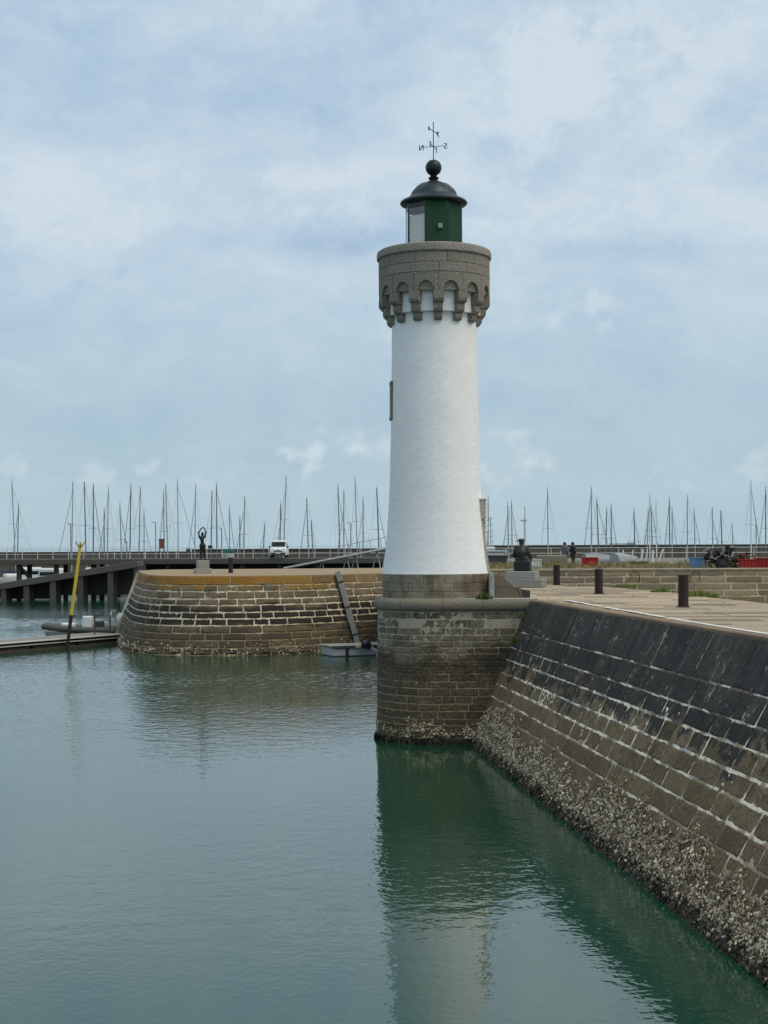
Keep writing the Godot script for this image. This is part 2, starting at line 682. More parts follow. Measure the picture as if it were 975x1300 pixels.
# ---------------------------------------------------------------- water
func build_water() -> void:
	var ripple := noise(51, 0.075, 3).get_seamless_image(1024, 1024)
	ripple.convert(Image.FORMAT_L8)
	var nm := ripple.duplicate() as Image
	nm.convert(Image.FORMAT_RGBA8)
	nm.bump_map_to_normal_map(6.0)
	var m := StandardMaterial3D.new()
	m.albedo_color = Color(0.007, 0.049, 0.027).linear_to_srgb()
	m.roughness = 0.02
	m.metallic_specular = 0.6
	m.normal_enabled = true
	m.normal_texture = ImageTexture.create_from_image(nm)
	m.normal_scale = 0.03
	m.uv1_scale = Vector3(1.0 / 17.0, 1.0 / 17.0, 1.0)
	M.water = m
	var st := begin()
	var xs := [-9000.0, -1200.0, -300.0, -90.0, -46.0, 10.0, 90.0, 300.0, 1200.0, 9000.0]
	var zs := [60.0, -13.0, -130.0, -320.0, -900.0, -3000.0, -9000.0]
	for i in xs.size() - 1:
		for j in zs.size() - 1:
			if xs[i] == -46.0 and zs[j] == -13.0:
				continue
			var p := []
			for c in [[0, 0], [1, 0], [1, 1], [0, 1]]:
				p.append(Vector3(xs[i + c[0]], 0, zs[j + c[1]]))
			for c in [0, 2, 1, 0, 3, 2]:
				st.set_uv(Vector2(p[c].x, p[c].z))
				st.set_normal(Vector3.UP)
				st.add_vertex(p[c])
	var ripples := []
	for k in 6:
		var mk := m.duplicate() as StandardMaterial3D
		mk.normal_scale = [0.02, 0.035, 0.052, 0.072, 0.095, 0.12][k]
		ripples.append(mk)
	var mesh := st.commit()
	mesh.surface_set_material(0, ripples[5])
	# inside the harbour the wavelets are modelled: smooth in the lee of the quay, ruffled by gusts farther out
	var wa := noise(55, 1.15, 2)
	var wb := noise(56, 2.7, 2)
	var gust := noise(57, 0.05, 3)
	var cols := PackedFloat32Array()
	var x := -46.0
	while x < 10.0:
		cols.append(x)
		x += 0.13 if x > -26.0 else 0.3
	cols.append(10.0)
	var rows := PackedFloat32Array()
	var z := -13.0
	while z > -130.0:
		rows.append(z)
		z -= 0.11 + maxf(0.0, -z - 30.0) * 0.0016
	rows.append(-130.0)
	var nx := cols.size()
	var nz := rows.size()
	var hs := PackedFloat32Array()
	hs.resize(nx * nz)
	for j in nz:
		for i in nx:
			var px := cols[i]
			var pz := rows[j]
			var edge := minf(minf(px + 46.0, 10.0 - px), minf(-13.0 - pz, pz + 130.0))
			var open := clampf((-pz - 34.0) / 26.0, 0.0, 1.0)
			var g := gust.get_noise_2d(px * 0.6, pz)
			var amp := (0.45 + 1.5 * open) * clampf(0.85 + g * 1.8, 0.25, 1.8)
			hs[j * nx + i] = clampf(edge, 0.0, 1.0) * amp * (wa.get_noise_2d(px * 0.72, pz * 1.2) * 0.0055 + wb.get_noise_2d(px * 0.8 + pz * 0.3, pz * 1.1) * (0.0046 + 0.003 * open))
	var verts := PackedVector3Array()
	var norms := PackedVector3Array()
	var uvs := PackedVector2Array()
	verts.resize(nx * nz)
	norms.resize(nx * nz)
	uvs.resize(nx * nz)
	for j in nz:
		for i in nx:
			var k := j * nx + i
			verts[k] = Vector3(cols[i], hs[k], rows[j])
			uvs[k] = Vector2(cols[i], rows[j])
			var i0 := maxi(i - 1, 0)
			var i1 := mini(i + 1, nx - 1)
			var j0 := maxi(j - 1, 0)
			var j1 := mini(j + 1, nz - 1)
			norms[k] = Vector3(-(hs[j * nx + i1] - hs[j * nx + i0]) / (cols[i1] - cols[i0]), 1.0, -(hs[j1 * nx + i] - hs[j0 * nx + i]) / (rows[j1] - rows[j0])).normalized()
	# gusts roughen the finer ripples in patches
	var sorted := []
	for k in 6:
		sorted.append(PackedInt32Array())
	for j in nz - 1:
		for i in nx - 1:
			var k0 := j * nx + i
			var far := clampf((-rows[j] - 36.0) / 34.0, 0.0, 1.0)
			var level := 0.5 + far * 3.6 + gust.get_noise_2d(cols[i] * 0.6, rows[j]) * 2.6
			sorted[clampi(int(level + rng.randf()), 0, 5)].append_array(PackedInt32Array([k0, k0 + nx + 1, k0 + 1, k0, k0 + nx, k0 + nx + 1]))
	for k in 6:
		if sorted[k].is_empty():
			continue
		var arr := []
		arr.resize(Mesh.ARRAY_MAX)
		arr[Mesh.ARRAY_VERTEX] = verts
		arr[Mesh.ARRAY_NORMAL] = norms
		arr[Mesh.ARRAY_TEX_UV] = uvs
		arr[Mesh.ARRAY_INDEX] = sorted[k]
		mesh.add_surface_from_arrays(Mesh.PRIMITIVE_TRIANGLES, arr)
		mesh.surface_set_material(mesh.get_surface_count() - 1, ripples[k])
	structure(mesh, "water", null, "green harbour water with fine ripples")


# ---------------------------------------------------------------- the quay on the near side
func quay_point(s: float, h: float, d: float) -> Vector3:
	var top := 4.36 + (45.04 - s) * 0.1345
	var low := 2.62 + (44.95 - s) * 0.105
	var n := Vector3(-0.912, 0.395, 0.11)
	return Vector3(lerpf(low, top, h / DECK), h, -s) + n * d


func n3_patch(n1: float, st: float, n2: float) -> float:
	return n1 * 0.35 + st * 0.35 + n2 * 0.3


func quay_rule(h: float, _u: float, n1: float, n2: float, st: float, n4: float) -> Color:
	var hn := h + (n1 - 0.5) * 1.3 + (n2 - 0.5) * 0.6 + (n4 - 0.5) * 0.6
	var c := c8(186, 158, 118).lerp(c8(140, 115, 82), n2)
	c = c.lerp(c8(146, 120, 84), clampf((1.6 - hn) * 1.4, 0.0, 1.0))
	var black := clampf((hn - 2.2) * 4.5, 0.0, 1.0)
	# brown stone shows through the black crust in patches
	c = c.lerp(c8(94, 86, 76).lerp(c8(46, 44, 42), n2), black * (0.97 - 0.5 * clampf((n3_patch(n1, st, n2) - 0.56) * 5.0, 0.0, 1.0)))
	var grey := clampf((hn - 3.1) * 1.6, 0.0, 1.0) * clampf((st * 0.5 + n2 * 0.5 - 0.42) * 4.0, 0.0, 1.0)
	c = c.lerp(c8(132, 126, 114), grey * 0.6)
	if n4 * 0.6 + n2 * 0.4 > 0.72 and h > 2.7 and n1 > 0.47:
		c = c8(196, 194, 186)
	if h < 0.12 + (n1 - 0.5) * 0.5 + (n2 - 0.5) * 0.4:
		c = c8(58, 54, 38)
	return c


func build_quay_wall() -> void:
	var near := 15.0
	var far := 45.0
	T.quay = stains(1400, 256, -0.6, 4.5, 61, quay_rule)
	M.quay = coloured(0.88, T.mottle, T.rough, 3.0, 0.6, T.quay)
	var uvr := Rect2(near, -0.6, far - near + 1.0, 5.1)
	var wall := thing("quay_wall", "battered quay wall of large dark granite blocks with white mortar joints beside the water", "quay wall")
	var rows := [4.27, 3.37, 2.89, 2.54, 2.16, 1.81, 1.44, 1.08, 0.74, 0.38, 0.0, -0.28]
	var pn := noise(71, 0.55, 4)
	var pq := noise(72, 3.6, 4)
	var paint := func(s: float, h: float) -> Color:
		var n := pn.get_noise_2d(s, h * 2.0)
		var white := lin(252, 238, 212)
		var dark := lin(78, 76, 72)
		var c := white.lerp(dark, clampf((h + n * 3.4 - 3.15) * 2.6, 0.0, 0.95))
		var grey := lin(176, 178, 176)
		if n < -0.18:
			c = c.lerp(grey, clampf((-0.18 - n) * 8.0, 0.0, 0.8))
		var worn := pn.get_noise_2d(s * 3.1 + 50.0, h * 5.0)
		c = c.lerp(lin(150, 128, 96), clampf((worn - 0.02) * 5.0, 0.0, 0.85))
		c = c.lerp(lin(150, 134, 108), clampf((1.6 - h - n * 1.0) * 1.6, 0.0, 0.9))
		return c
	var push := func(s: float, h: float) -> float:
		return 0.029 + pq.get_noise_2d(s * 1.4, h * 2.0) * 0.01 - clampf((h - 2.7) * 0.03, 0.0, 0.007)
	part(sheet(quay_point, near, far + 0.1, 760, -0.3, 4.22, 120, paint, push), "mortar_bed", M.mortar, wall)
	var stuff_rest := 0
	for r in rows.size() - 1:
		var g: float = 0.019 if r < 7 else 0.013
		var h1: float = rows[r] - g
		var h0: float = rows[r + 1] + g
		var s := near + rng.randf_range(0.0, 1.0)
		var lo := 0.75 if r > 0 else 1.0
		var hi := 1.55 if r > 0 else 2.0
		while s < far:
			var w := rng.randf_range(lo, hi)
			if far - s - w < 0.6:
				w = far - s + 0.1
			var tone := vary(Color(0.95, 0.93, 0.89), 0.3 if r > 3 else 0.5)
			var o := part(stone(quay_point, s + g, s + w - g, h0, h1, 0.037 + rng.randf_range(-0.004, 0.012), 0.022, 4, 0.012, tone, uvr), "stone", M.quay, wall)
			if r == 0:
				o.name = "coping_stone"
			s += w
			stuff_rest += 1


func quay_edge(z: float) -> float:
	return quay_point(-z, DECK, 0.0).x


func build_quay_deck() -> void:
	var poly := PackedVector2Array([Vector2(quay_edge(-11.0) + 0.1, -11.0), Vector2(quay_edge(-45.04) + 0.1, -45.04), Vector2(3.45, -46.0), Vector2(3.0, -48.6), Vector2(2.0, -49.2), Vector2(2.0, -61.6), Vector2(6.6, -61.6), Vector2(6.9, -61.0), Vector2(8.7, -58.5), Vector2(9.84, -51.7), Vector2(10.2, -47.0), Vector2(10.7, -42.0), Vector2(14.5, -40.5), Vector2(15.5, -11.0)])
	var st := begin(lin(84, 76, 64))
	prism(st, poly, 2.4, DECK - 0.03)
	var deck := structure(done(st), "quay_deck", M.granite, "pale worn granite paving on top of the quay")
	var inner := Geometry2D.offset_polygon(poly, -0.03)[0]
	var z := -11.0
	var along := Vector2(0.1345, 1.0).normalized()
	while z > -61.6:
		var depth := rng.randf_range(0.62, 0.95)
		var x := 1.2 + rng.randf_range(0.0, 1.0)
		while x < 16.0:
			var w := rng.randf_range(1.3, 2.4)
			var cell := PackedVector2Array([Vector2(x + 0.012, z - 0.022), Vector2(x + w - 0.012, z - 0.022), Vector2(x + w - 0.012, z - depth + 0.022), Vector2(x + 0.012, z - depth + 0.022)])
			# rows lie square to the edge of the quay
			for k in 4:
				cell[k] = Vector2(cell[k].x, cell[k].y + (cell[k].x - 5.0) * 0.1)
			for got in Geometry2D.intersect_polygons(cell, inner):
				if got.size() < 3:
					continue
				var s2 := begin(vary(lin(230, 206, 172) if rng.randf() > 0.16 else lin(178, 158, 132), 0.2))
				var top := DECK + rng.randf_range(-0.012, 0.008)
				prism(s2, got, DECK - 0.05, top, 0.008)
				part(done(s2), "paving_slab", M.gallery, deck)
			x += w
		z -= depth
	# the coping: a row of long slabs along the edge, browner than the rest
	var s := 11.0
	while s < 44.9:
		var w2 := minf(rng.randf_range(1.0, 1.9), 45.0 - s)
		var a := Vector2(quay_edge(-s), -s)
		var b := Vector2(quay_edge(-s - w2 + 0.012), -s - w2 + 0.012)
		var s3 := begin(vary(lin(152, 128, 100), 0.12))
		prism(s3, PackedVector2Array([a + Vector2(-0.02, 0), b + Vector2(-0.02, 0), b + Vector2(0.36, 0.03), a + Vector2(0.36, 0.03)]), DECK - 0.09, DECK + 0.016 + rng.randf_range(-0.004, 0.006), 0.02)
		part(done(s3), "coping_slab", M.granite, deck)
		s += w2
	# white line painted along the edge, worn through in places
	var line := [Vector2(5.38, -44.4), Vector2(5.75, -40.0), Vector2(6.1, -36.5), Vector2(6.42, -33.0), Vector2(6.72, -30.2), Vector2(7.08, -27.4), Vector2(7.6, -23.0), Vector2(9.0, -11.0)]
	var s4 := begin(lin(226, 222, 212))
	for k in line.size() - 1:
		var p: Vector2 = line[k]
		var q: Vector2 = line[k + 1]
		var cuts := int(p.distance_to(q) / 0.3)
		for c in cuts:
			if rng.randf() < 0.06:
				continue
			var u := p.lerp(q, float(c) / cuts)
			var v := p.lerp(q, float(c + 1) / cuts)
			var w3 := 0.075 + rng.randf_range(-0.02, 0.015)
			quad(s4, Vector3(u.x - w3, DECK + 0.028, u.y), Vector3(u.x + w3, DECK + 0.028, u.y), Vector3(v.x + w3, DECK + 0.028, v.y), Vector3(v.x - w3, DECK + 0.028, v.y))
	part(done(s4), "painted_line", M.matte, deck)
	var s5 := begin(lin(112, 104, 84))
	prism(s5, PackedVector2Array([Vector2(6.7, -61.7), Vector2(26.0, -62.2), Vector2(26.0, -38.0), Vector2(10.0, -40.0)]), 1.0, 3.55)
	structure(done(s5), "sunken_ground", M.granite, "sunken strip of rough ground between the quay and the boundary wall")


# ---------------------------------------------------------------- the round platform under the lighthouse
func platform_point(s: float, h: float, d: float) -> Vector3:
	var r := 1.785 + (3.95 - h) * 0.012 + d
	if s < 0.0:
		var a := -s / 1.785
		return Vector3(TOWER.x - sin(a) * r, h, TOWER.z + cos(a) * r)
	return Vector3(TOWER.x + s, h, TOWER.z + r)


func platform_rule(h: float, _u: float, n1: float, n2: float, st: float, _n4: float) -> Color:
	var hn := h + (n1 - 0.5) * 1.0
	var c := c8(142, 125, 98).lerp(c8(108, 95, 72), n2)
	c = c.lerp(c8(172, 162, 142), clampf((hn - 2.5) * 2.0, 0.0, 0.8))
	var band := clampf(1.0 - absf(hn - 2.45) * 2.6, 0.0, 1.0)
	c = c.lerp(c8(84, 74, 60), band * 0.8)
	c = c.lerp(c8(78, 74, 66), clampf((st - 0.55) * 3.0, 0.0, 1.0) * clampf((hn - 3.0) * 1.5, 0.0, 0.7))
	c = c.lerp(c8(116, 100, 74), clampf((1.0 - hn) * 1.5, 0.0, 0.8))
	if h < 0.2 + (n2 - 0.5) * 0.4:
		c = c8(38, 38, 30)
	return c


func build_platform() -> void:
	T.platform = stains(420, 256, -0.6, 4.5, 81, platform_rule)
	M.platform = coloured(0.9, T.mottle, T.rough, 3.0, 0.6, T.platform)
	var uvr := Rect2(-5.2, -0.6, 8.6, 5.1)
	var p := thing("lighthouse_platform", "round-ended stone platform with a rounded cornice rising from the water under the lighthouse", "platform")
	var pn := noise(83, 0.9, 3)
	var paint := func(s: float, h: float) -> Color:
		var n := pn.get_noise_2d(s * 1.4, h * 2.0)
		return lin(166, 146, 112).lerp(lin(172, 162, 142), clampf(h - 2.4 + n, 0.0, 1.0)).lerp(lin(64, 58, 48), clampf(1.2 - absf(h + n * 0.6 - 2.4) * 2.4, 0.0, 0.8)).lerp(lin(104, 92, 70), clampf((0.7 - h) * 1.6 + n, 0.0, 0.9))
	var pq := noise(84, 2.2, 3)
	var push := func(s: float, h: float) -> float:
		return 0.006 + pq.get_noise_2d(s * 2.0, h * 3.0) * 0.013 + clampf(h - 2.6, 0.0, 1.0) * 0.012
	part(sheet(platform_point, -5.2, 3.0, 110, -0.55, 4.0, 60, paint, push), "mortar_bed", M.mortar, p)
	var h := 3.96
	while h > -0.4:
		var rh := rng.randf_range(0.17, 0.26)
		var s := -5.2 + rng.randf_range(0.0, 0.4)
		while s < 3.0:
			var w := rng.randf_range(0.35, 0.95)
			var x: float = TOWER.x + s
			if x < quay_point(44.8, h, 0.0).x + 0.12:
				part(stone(platform_point, s + 0.011, s + w - 0.011, h - rh + 0.012, h - 0.012, 0.022 + rng.randf_range(-0.008, 0.008), 0.016, 3, 0.007, vary(Color(0.97, 0.95, 0.92), 0.3), uvr, 0.05), "stone", M.platform, p)
			s += w
		h -= rh
	# rounded cornice in long pieces
	var cs := -5.2
	while cs < 3.0:
		var w2 := minf(rng.randf_range(0.8, 1.3), 3.0 - cs)
		if 3.0 - cs - w2 < 0.4:
			w2 = 3.0 - cs
		var st := begin(vary(lin(138, 130, 114), 0.1))
		st.set_smooth_group(0)
		var k := maxi(3, int(w2 / 0.12))
		var prof := [[-0.06, 3.97], [0.03, 3.98], [0.1, 4.01], [0.14, 4.07], [0.155, 4.155], [0.145, 4.24], [0.1, 4.31], [0.04, 4.345], [-0.25, 4.35]]
		for i in k:
			for j in prof.size() - 1:
				var sa := lerpf(cs + 0.005, cs + w2 - 0.005, float(i) / k)
				var sb := lerpf(cs + 0.005, cs + w2 - 0.005, float(i + 1) / k)
				quad(st, platform_point(sa, prof[j][1], prof[j][0]), platform_point(sb, prof[j][1], prof[j][0]), platform_point(sb, prof[j + 1][1], prof[j + 1][0]), platform_point(sa, prof[j + 1][1], prof[j + 1][0]))
		part(done(st), "cornice_stone", M.granite, p)
		cs += w2
	var top := PackedVector2Array()
	for i in 30:
		var v := platform_point(-5.1 + i * 5.1 / 29.0, 4.3, -0.03)
		top.append(Vector2(v.x, v.z))
	top.append(Vector2(4.5, TOWER.z + 1.75))
	top.append(Vector2(4.5, -48.2))
	top.append(Vector2(2.6, -48.6))
	var s2 := begin(lin(196, 194, 186))
	prism(s2, top, 3.0, 4.352)
	part(done(s2), "platform_floor", M.concrete, p)


# ---------------------------------------------------------------- the lighthouse
func round_point(r: float) -> Callable:
	return func(s: float, h: float, d: float) -> Vector3:
		var a := s / r
		return Vector3(TOWER.x + sin(a) * (r + d), h, TOWER.z + cos(a) * (r + d))


const PROFILE := [[1.665, 5.08], [1.60, 5.5], [1.545, 5.95], [1.50, 6.45], [1.46, 7.0], [1.43, 7.6], [1.405, 8.3], [1.385, 9.2], [1.365, 10.4], [1.345, 11.6], [1.325, 12.9], [1.32, 13.18]]


func tower_radius(h: float) -> float:
	for k in PROFILE.size() - 1:
		if h <= PROFILE[k + 1][1]:
			return lerpf(PROFILE[k][0], PROFILE[k + 1][0], (h - PROFILE[k][1]) / (PROFILE[k + 1][1] - PROFILE[k][1]))
	return 1.32


func build_lighthouse() -> void:
	var L := thing("lighthouse", "white round lighthouse with granite gallery and green lantern on the stone platform", "lighthouse", Vector3.ZERO)
	var c := Vector3(TOWER.x, 0, TOWER.z)
	# rendered shaft, a little uneven
	var st := begin(lin(244, 244, 242))
	st.set_smooth_group(0)
	var un := noise(91, 0.8, 3)
	var nh := 74
	var na := 96
	for i in na:
		for j in nh:
			var q := []
			for e in [[0, 0], [1, 0], [1, 1], [0, 1]]:
				var a: float = TAU * ((i + e[0]) % na) / na
				var h := lerpf(5.08, 13.18, float(j + e[1]) / nh)
				var r := tower_radius(h) + (un.get_noise_3d(sin(a) * 1.6, h * 0.9, cos(a) * 1.6) * 0.011 if j + e[1] > 0 else 0.0)
				q.append(c + Vector3(sin(a) * r, h, cos(a) * r))
			quad(st, q[0], q[1], q[2], q[3])
	part(done(st), "tower_shaft", M.paint, L)
	# whitewashed ring behind the corbels
	part(turned([Vector2(1.30, 13.06), Vector2(1.47, 13.09), Vector2(1.47, 13.95)], c, lin(232, 233, 232), 72), "whitewashed_ring", M.paint, L)
	# pedestal: core and three courses of blocks
	part(turned([Vector2(1.60, 4.2), Vector2(1.60, 5.07), Vector2(0.5, 5.07)], c, lin(116, 110, 98), 72), "pedestal_core", M.mortar, L)
	var pf := round_point(1.66)
	T.pedestal = stains(512, 64, 4.2, 5.2, 95, func(h, _u, n1, n2, s, _n4):
		var k := c8(176, 166, 144).lerp(c8(140, 130, 108), n2)
		k = k.lerp(c8(138, 116, 80), clampf((n1 - 0.55) * 3.0, 0.0, 0.6))
		return k.lerp(c8(96, 90, 78), clampf((s * 0.5 + n1 * 0.5 - 0.45) * 3.0, 0.0, 0.7) * clampf((h - 4.2 + n1 * 0.5), 0.0, 1.0)))
	M.pedestal = coloured(0.9, T.speck, T.rough, 1.4, 0.9, T.pedestal)
	var hs := [4.3, 4.56, 4.82, 5.075]
	for r in 3:
		var s := -5.2 + rng.randf_range(0.0, 0.5)
		while s < 5.2:
			var w := rng.randf_range(0.55, 1.0)
			if 5.2 - s - w < 0.4:
				w = 5.2 - s
			part(stone(pf, s + 0.005, s + w - 0.005, hs[r] + 0.004, hs[r + 1] - 0.004, 0.012, 0.01, 4, 0.002, vary(Color(0.95, 0.94, 0.92), 0.14), Rect2(-5.2, 4.2, 10.4, 1.0), 0.07), "pedestal_stone", M.pedestal, L)
			s += w
	part(turned([Vector2(1.66, 5.072), Vector2(1.675, 5.095), Vector2(1.5, 5.13)], c, lin(228, 228, 224), 72), "base_fillet", M.paint, L)
	# gallery: corbels, arches, parapet courses, coping
	var grey := lin(178, 171, 156)
	var n := 14
	var phase := deg_to_rad(2.6)
	for k in n:
		var a := phase + TAU * k / n
		var o := Node3D.new()
		o.name = "corbel"
		L.add_child(o, true)
		o.position = c
		o.rotation.y = a
		var steps := [[13.31, 13.68, 1.735, 0.315], [13.03, 13.31, 1.61, 0.27], [12.80, 13.03, 1.49, 0.24]]
		for e in steps:
			var s2 := begin(vary(grey, 0.12))
			var y0: float = e[0]
			var y1: float = e[1]
			var r: float = e[2]
			var hw: float = e[3] * 0.5
			var rad := minf(0.14, (y1 - y0) * 0.62)
			var outline := [Vector2(1.2, y1 - 0.004), Vector2(1.2, y0 + 0.003)]
			outline.append(Vector2(r - rad, y0 + 0.003))
			for q in 5:
				var t := -PI / 2 + (PI / 2) * (q + 1) / 5.0
				outline.append(Vector2(r - rad + cos(t) * rad, y0 + 0.003 + rad + sin(t) * rad))
			outline.append(Vector2(r, y1 - 0.004))
			var left := []
			var right := []
			for v in outline:
				left.append(Vector3(-hw, v.y, v.x))
				right.append(Vector3(hw, v.y, v.x))
			var mid := Vector3(0, (y0 + y1) * 0.5, (1.2 + r) * 0.5)
			for q in outline.size():
				var q2 := (q + 1) % outline.size()
				face_out(s2, [left[q], right[q], right[q2], left[q2]], mid)
			face_out(s2, left, mid)
			face_out(s2, right, mid)
			part(done(s2), "corbel_stone", M.gallery, o)
	for k in n:
		# one piece of the arcade from the middle of a corbel to the next
		var a0 := phase + TAU * k / n + 0.003
		var a1 := phase + TAU * (k + 1) / n - 0.003
		var s3 := begin(vary(grey, 0.11))
		var R := 1.735
		var half := 0.24
		var cols := 26
		var low := func(a: float) -> float:
			var x := (a - (a0 + a1) * 0.5) * R
			if absf(x) >= half:
				return 13.685
			return 13.70 + sqrt(maxf(half * half - x * x, 0.0)) * 1.12
		for q in cols:
			var ta := lerpf(a0, a1, float(q) / cols)
			var tb := lerpf(a0, a1, float(q + 1) / cols)
			var ya: float = low.call(ta)
			var yb: float = low.call(tb)
			var P := func(t: float, y: float, r: float) -> Vector3: return c + Vector3(sin(t) * r, y, cos(t) * r)
			quad(s3, P.call(ta, ya, R), P.call(tb, yb, R), P.call(tb, 14.235, R), P.call(ta, 14.235, R))
			quad(s3, P.call(ta, ya, R - 0.2), P.call(tb, yb, R - 0.2), P.call(tb, yb, R), P.call(ta, ya, R))
			quad(s3, P.call(ta, 14.235, R), P.call(tb, 14.235, R), P.call(tb, 14.235, R - 0.2), P.call(ta, 14.235, R - 0.2))
		part(done(s3), "arch_stone", M.gallery, L)
		# the stone set back inside the arch
		var s4 := begin(vary(lin(178, 170, 154), 0.1))
		var b0 := (a0 + a1) * 0.5 - 0.16
		for q in 8:
			var ta2 := b0 + 0.32 * q / 8.0
			var tb2 := b0 + 0.32 * (q + 1) / 8.0
			var P2 := func(t: float, y: float, r: float) -> Vector3: return c + Vector3(sin(t) * r, y, cos(t) * r)
			quad(s4, P2.call(ta2, 13.69, 1.65), P2.call(tb2, 13.69, 1.65), P2.call(tb2, 14.1, 1.65), P2.call(ta2, 14.1, 1.65))
			quad(s4, P2.call(ta2, 13.69, 1.38), P2.call(tb2, 13.69, 1.38), P2.call(tb2, 13.69, 1.65), P2.call(ta2, 13.69, 1.65))
		part(done(s4), "arch_filling", M.gallery, L)
	var gp := round_point(1.715)
	var courses := [[14.24, 14.535, 12, 0.10], [14.535, 14.86, 11, 0.35]]
	for e in courses:
		var per: float = TAU * 1.715 / e[2]
		for k in e[2]:
			var s5: float = per * (k + e[3])
			part(stone(gp, s5 + 0.006, s5 + per - 0.006, e[0] + 0.006, e[1] - 0.006, 0.022, 0.009, 8, 0.001, vary(grey, 0.13), Rect2(0, 0, 1, 1), 0.16), "parapet_stone", M.gallery, L)
	for k in 10:
		var s6 := begin(vary(lin(186, 179, 165), 0.1))
		lathe(s6, [Vector2(1.47, 14.862), Vector2(1.765, 14.862), Vector2(1.79, 14.89), Vector2(1.795, 15.02), Vector2(1.775, 15.10), Vector2(1.715, 15.14), Vector2(1.47, 15.14), Vector2(1.47, 14.862)], c, 10, 20.0, TAU * k / 10.0 + 0.002, TAU * (k + 1) / 10.0 - 0.002)
		part(done(s6), "coping_stone", M.gallery, L)
	part(turned([Vector2(1.45, 14.2), Vector2(1.55, 14.2), Vector2(1.55, 14.9), Vector2(0.0, 14.92)], c, lin(120, 114, 104), 48), "gallery_floor", M.concrete, L)
	build_lantern(L, c)
	# door surround seen edge-on on the landward side
	var ang := deg_to_rad(88.0)
	var dir := Vector3(sin(ang), 0, cos(ang))
	var side := Vector3(dir.z, 0, -dir.x)
	for sg in [-0.6, 0.6]:
		var s7 := begin(lin(206, 196, 178))
		for k in 10:
			var ha := lerpf(5.1, 7.15, k / 10.0)
			var hb := lerpf(5.1, 7.15, (k + 1) / 10.0)
			var ra := tower_radius(ha)
			var rb := tower_radius(hb)
			var cen: Vector3 = c + dir * ((ra + rb) * 0.5) + side * (0.55 * sg) + Vector3.UP * ((ha + hb) * 0.5)
			var tilt := Basis(side.normalized(), 0.0)
			var q3 := []
			for e2 in [[ha, ra], [hb, rb]]:
				for w3 in [[-0.05, -0.14], [0.12, -0.14], [0.12, 0.14], [-0.05, 0.14]]:
					q3.append(c + dir * (e2[1] - 0.09 + w3[0]) + side * (0.55 * sg + w3[1] * 0.5) + Vector3.UP * e2[0])
			for f in [[0, 1, 5, 4], [1, 2, 6, 5], [2, 3, 7, 6], [3, 0, 4, 7]]:
				face_out(s7, [q3[f[0]], q3[f[1]], q3[f[2]], q3[f[3]]], cen)
		part(done(s7), "door_jamb", M.concrete, L)
	var turn := Basis(side, Vector3.UP, dir)
	part(one_box(c + dir * 1.44 + Vector3.UP * 7.06, Vector3(0.9, 0.62, 0.26), lin(200, 190, 172), 0.03, turn), "door_lintel", M.concrete, L)
	part(one_box(c + dir * 1.46 + Vector3.UP * 7.40, Vector3(0.98, 0.08, 0.30), lin(232, 232, 228), 0.02, turn), "lintel_cap", M.paint, L)
	part(one_box(c + dir * 1.5 + Vector3.UP * 5.9, Vector3(0.56, 1.66, 0.1), lin(30, 66, 50), 0.02, turn), "door", M.gloss, L)
	# narrow window frame seen edge-on on the seaward side
	var wd := Vector3(-1, 0, 0.06).normalized()
	var wt := Basis(Vector3(-wd.z, 0, wd.x), Vector3.UP, wd)
	part(one_box(c + wd * 1.362 + Vector3.UP * 10.47, Vector3(0.62, 1.2, 0.09), lin(140, 136, 128), 0.02, wt), "window_frame", M.concrete, L)
	part(one_box(c + wd * 1.382 + Vector3.UP * 10.47, Vector3(0.44, 1.0, 0.06), lin(30, 34, 36), 0.0, wt), "window_pane", M.dark_glass, L)


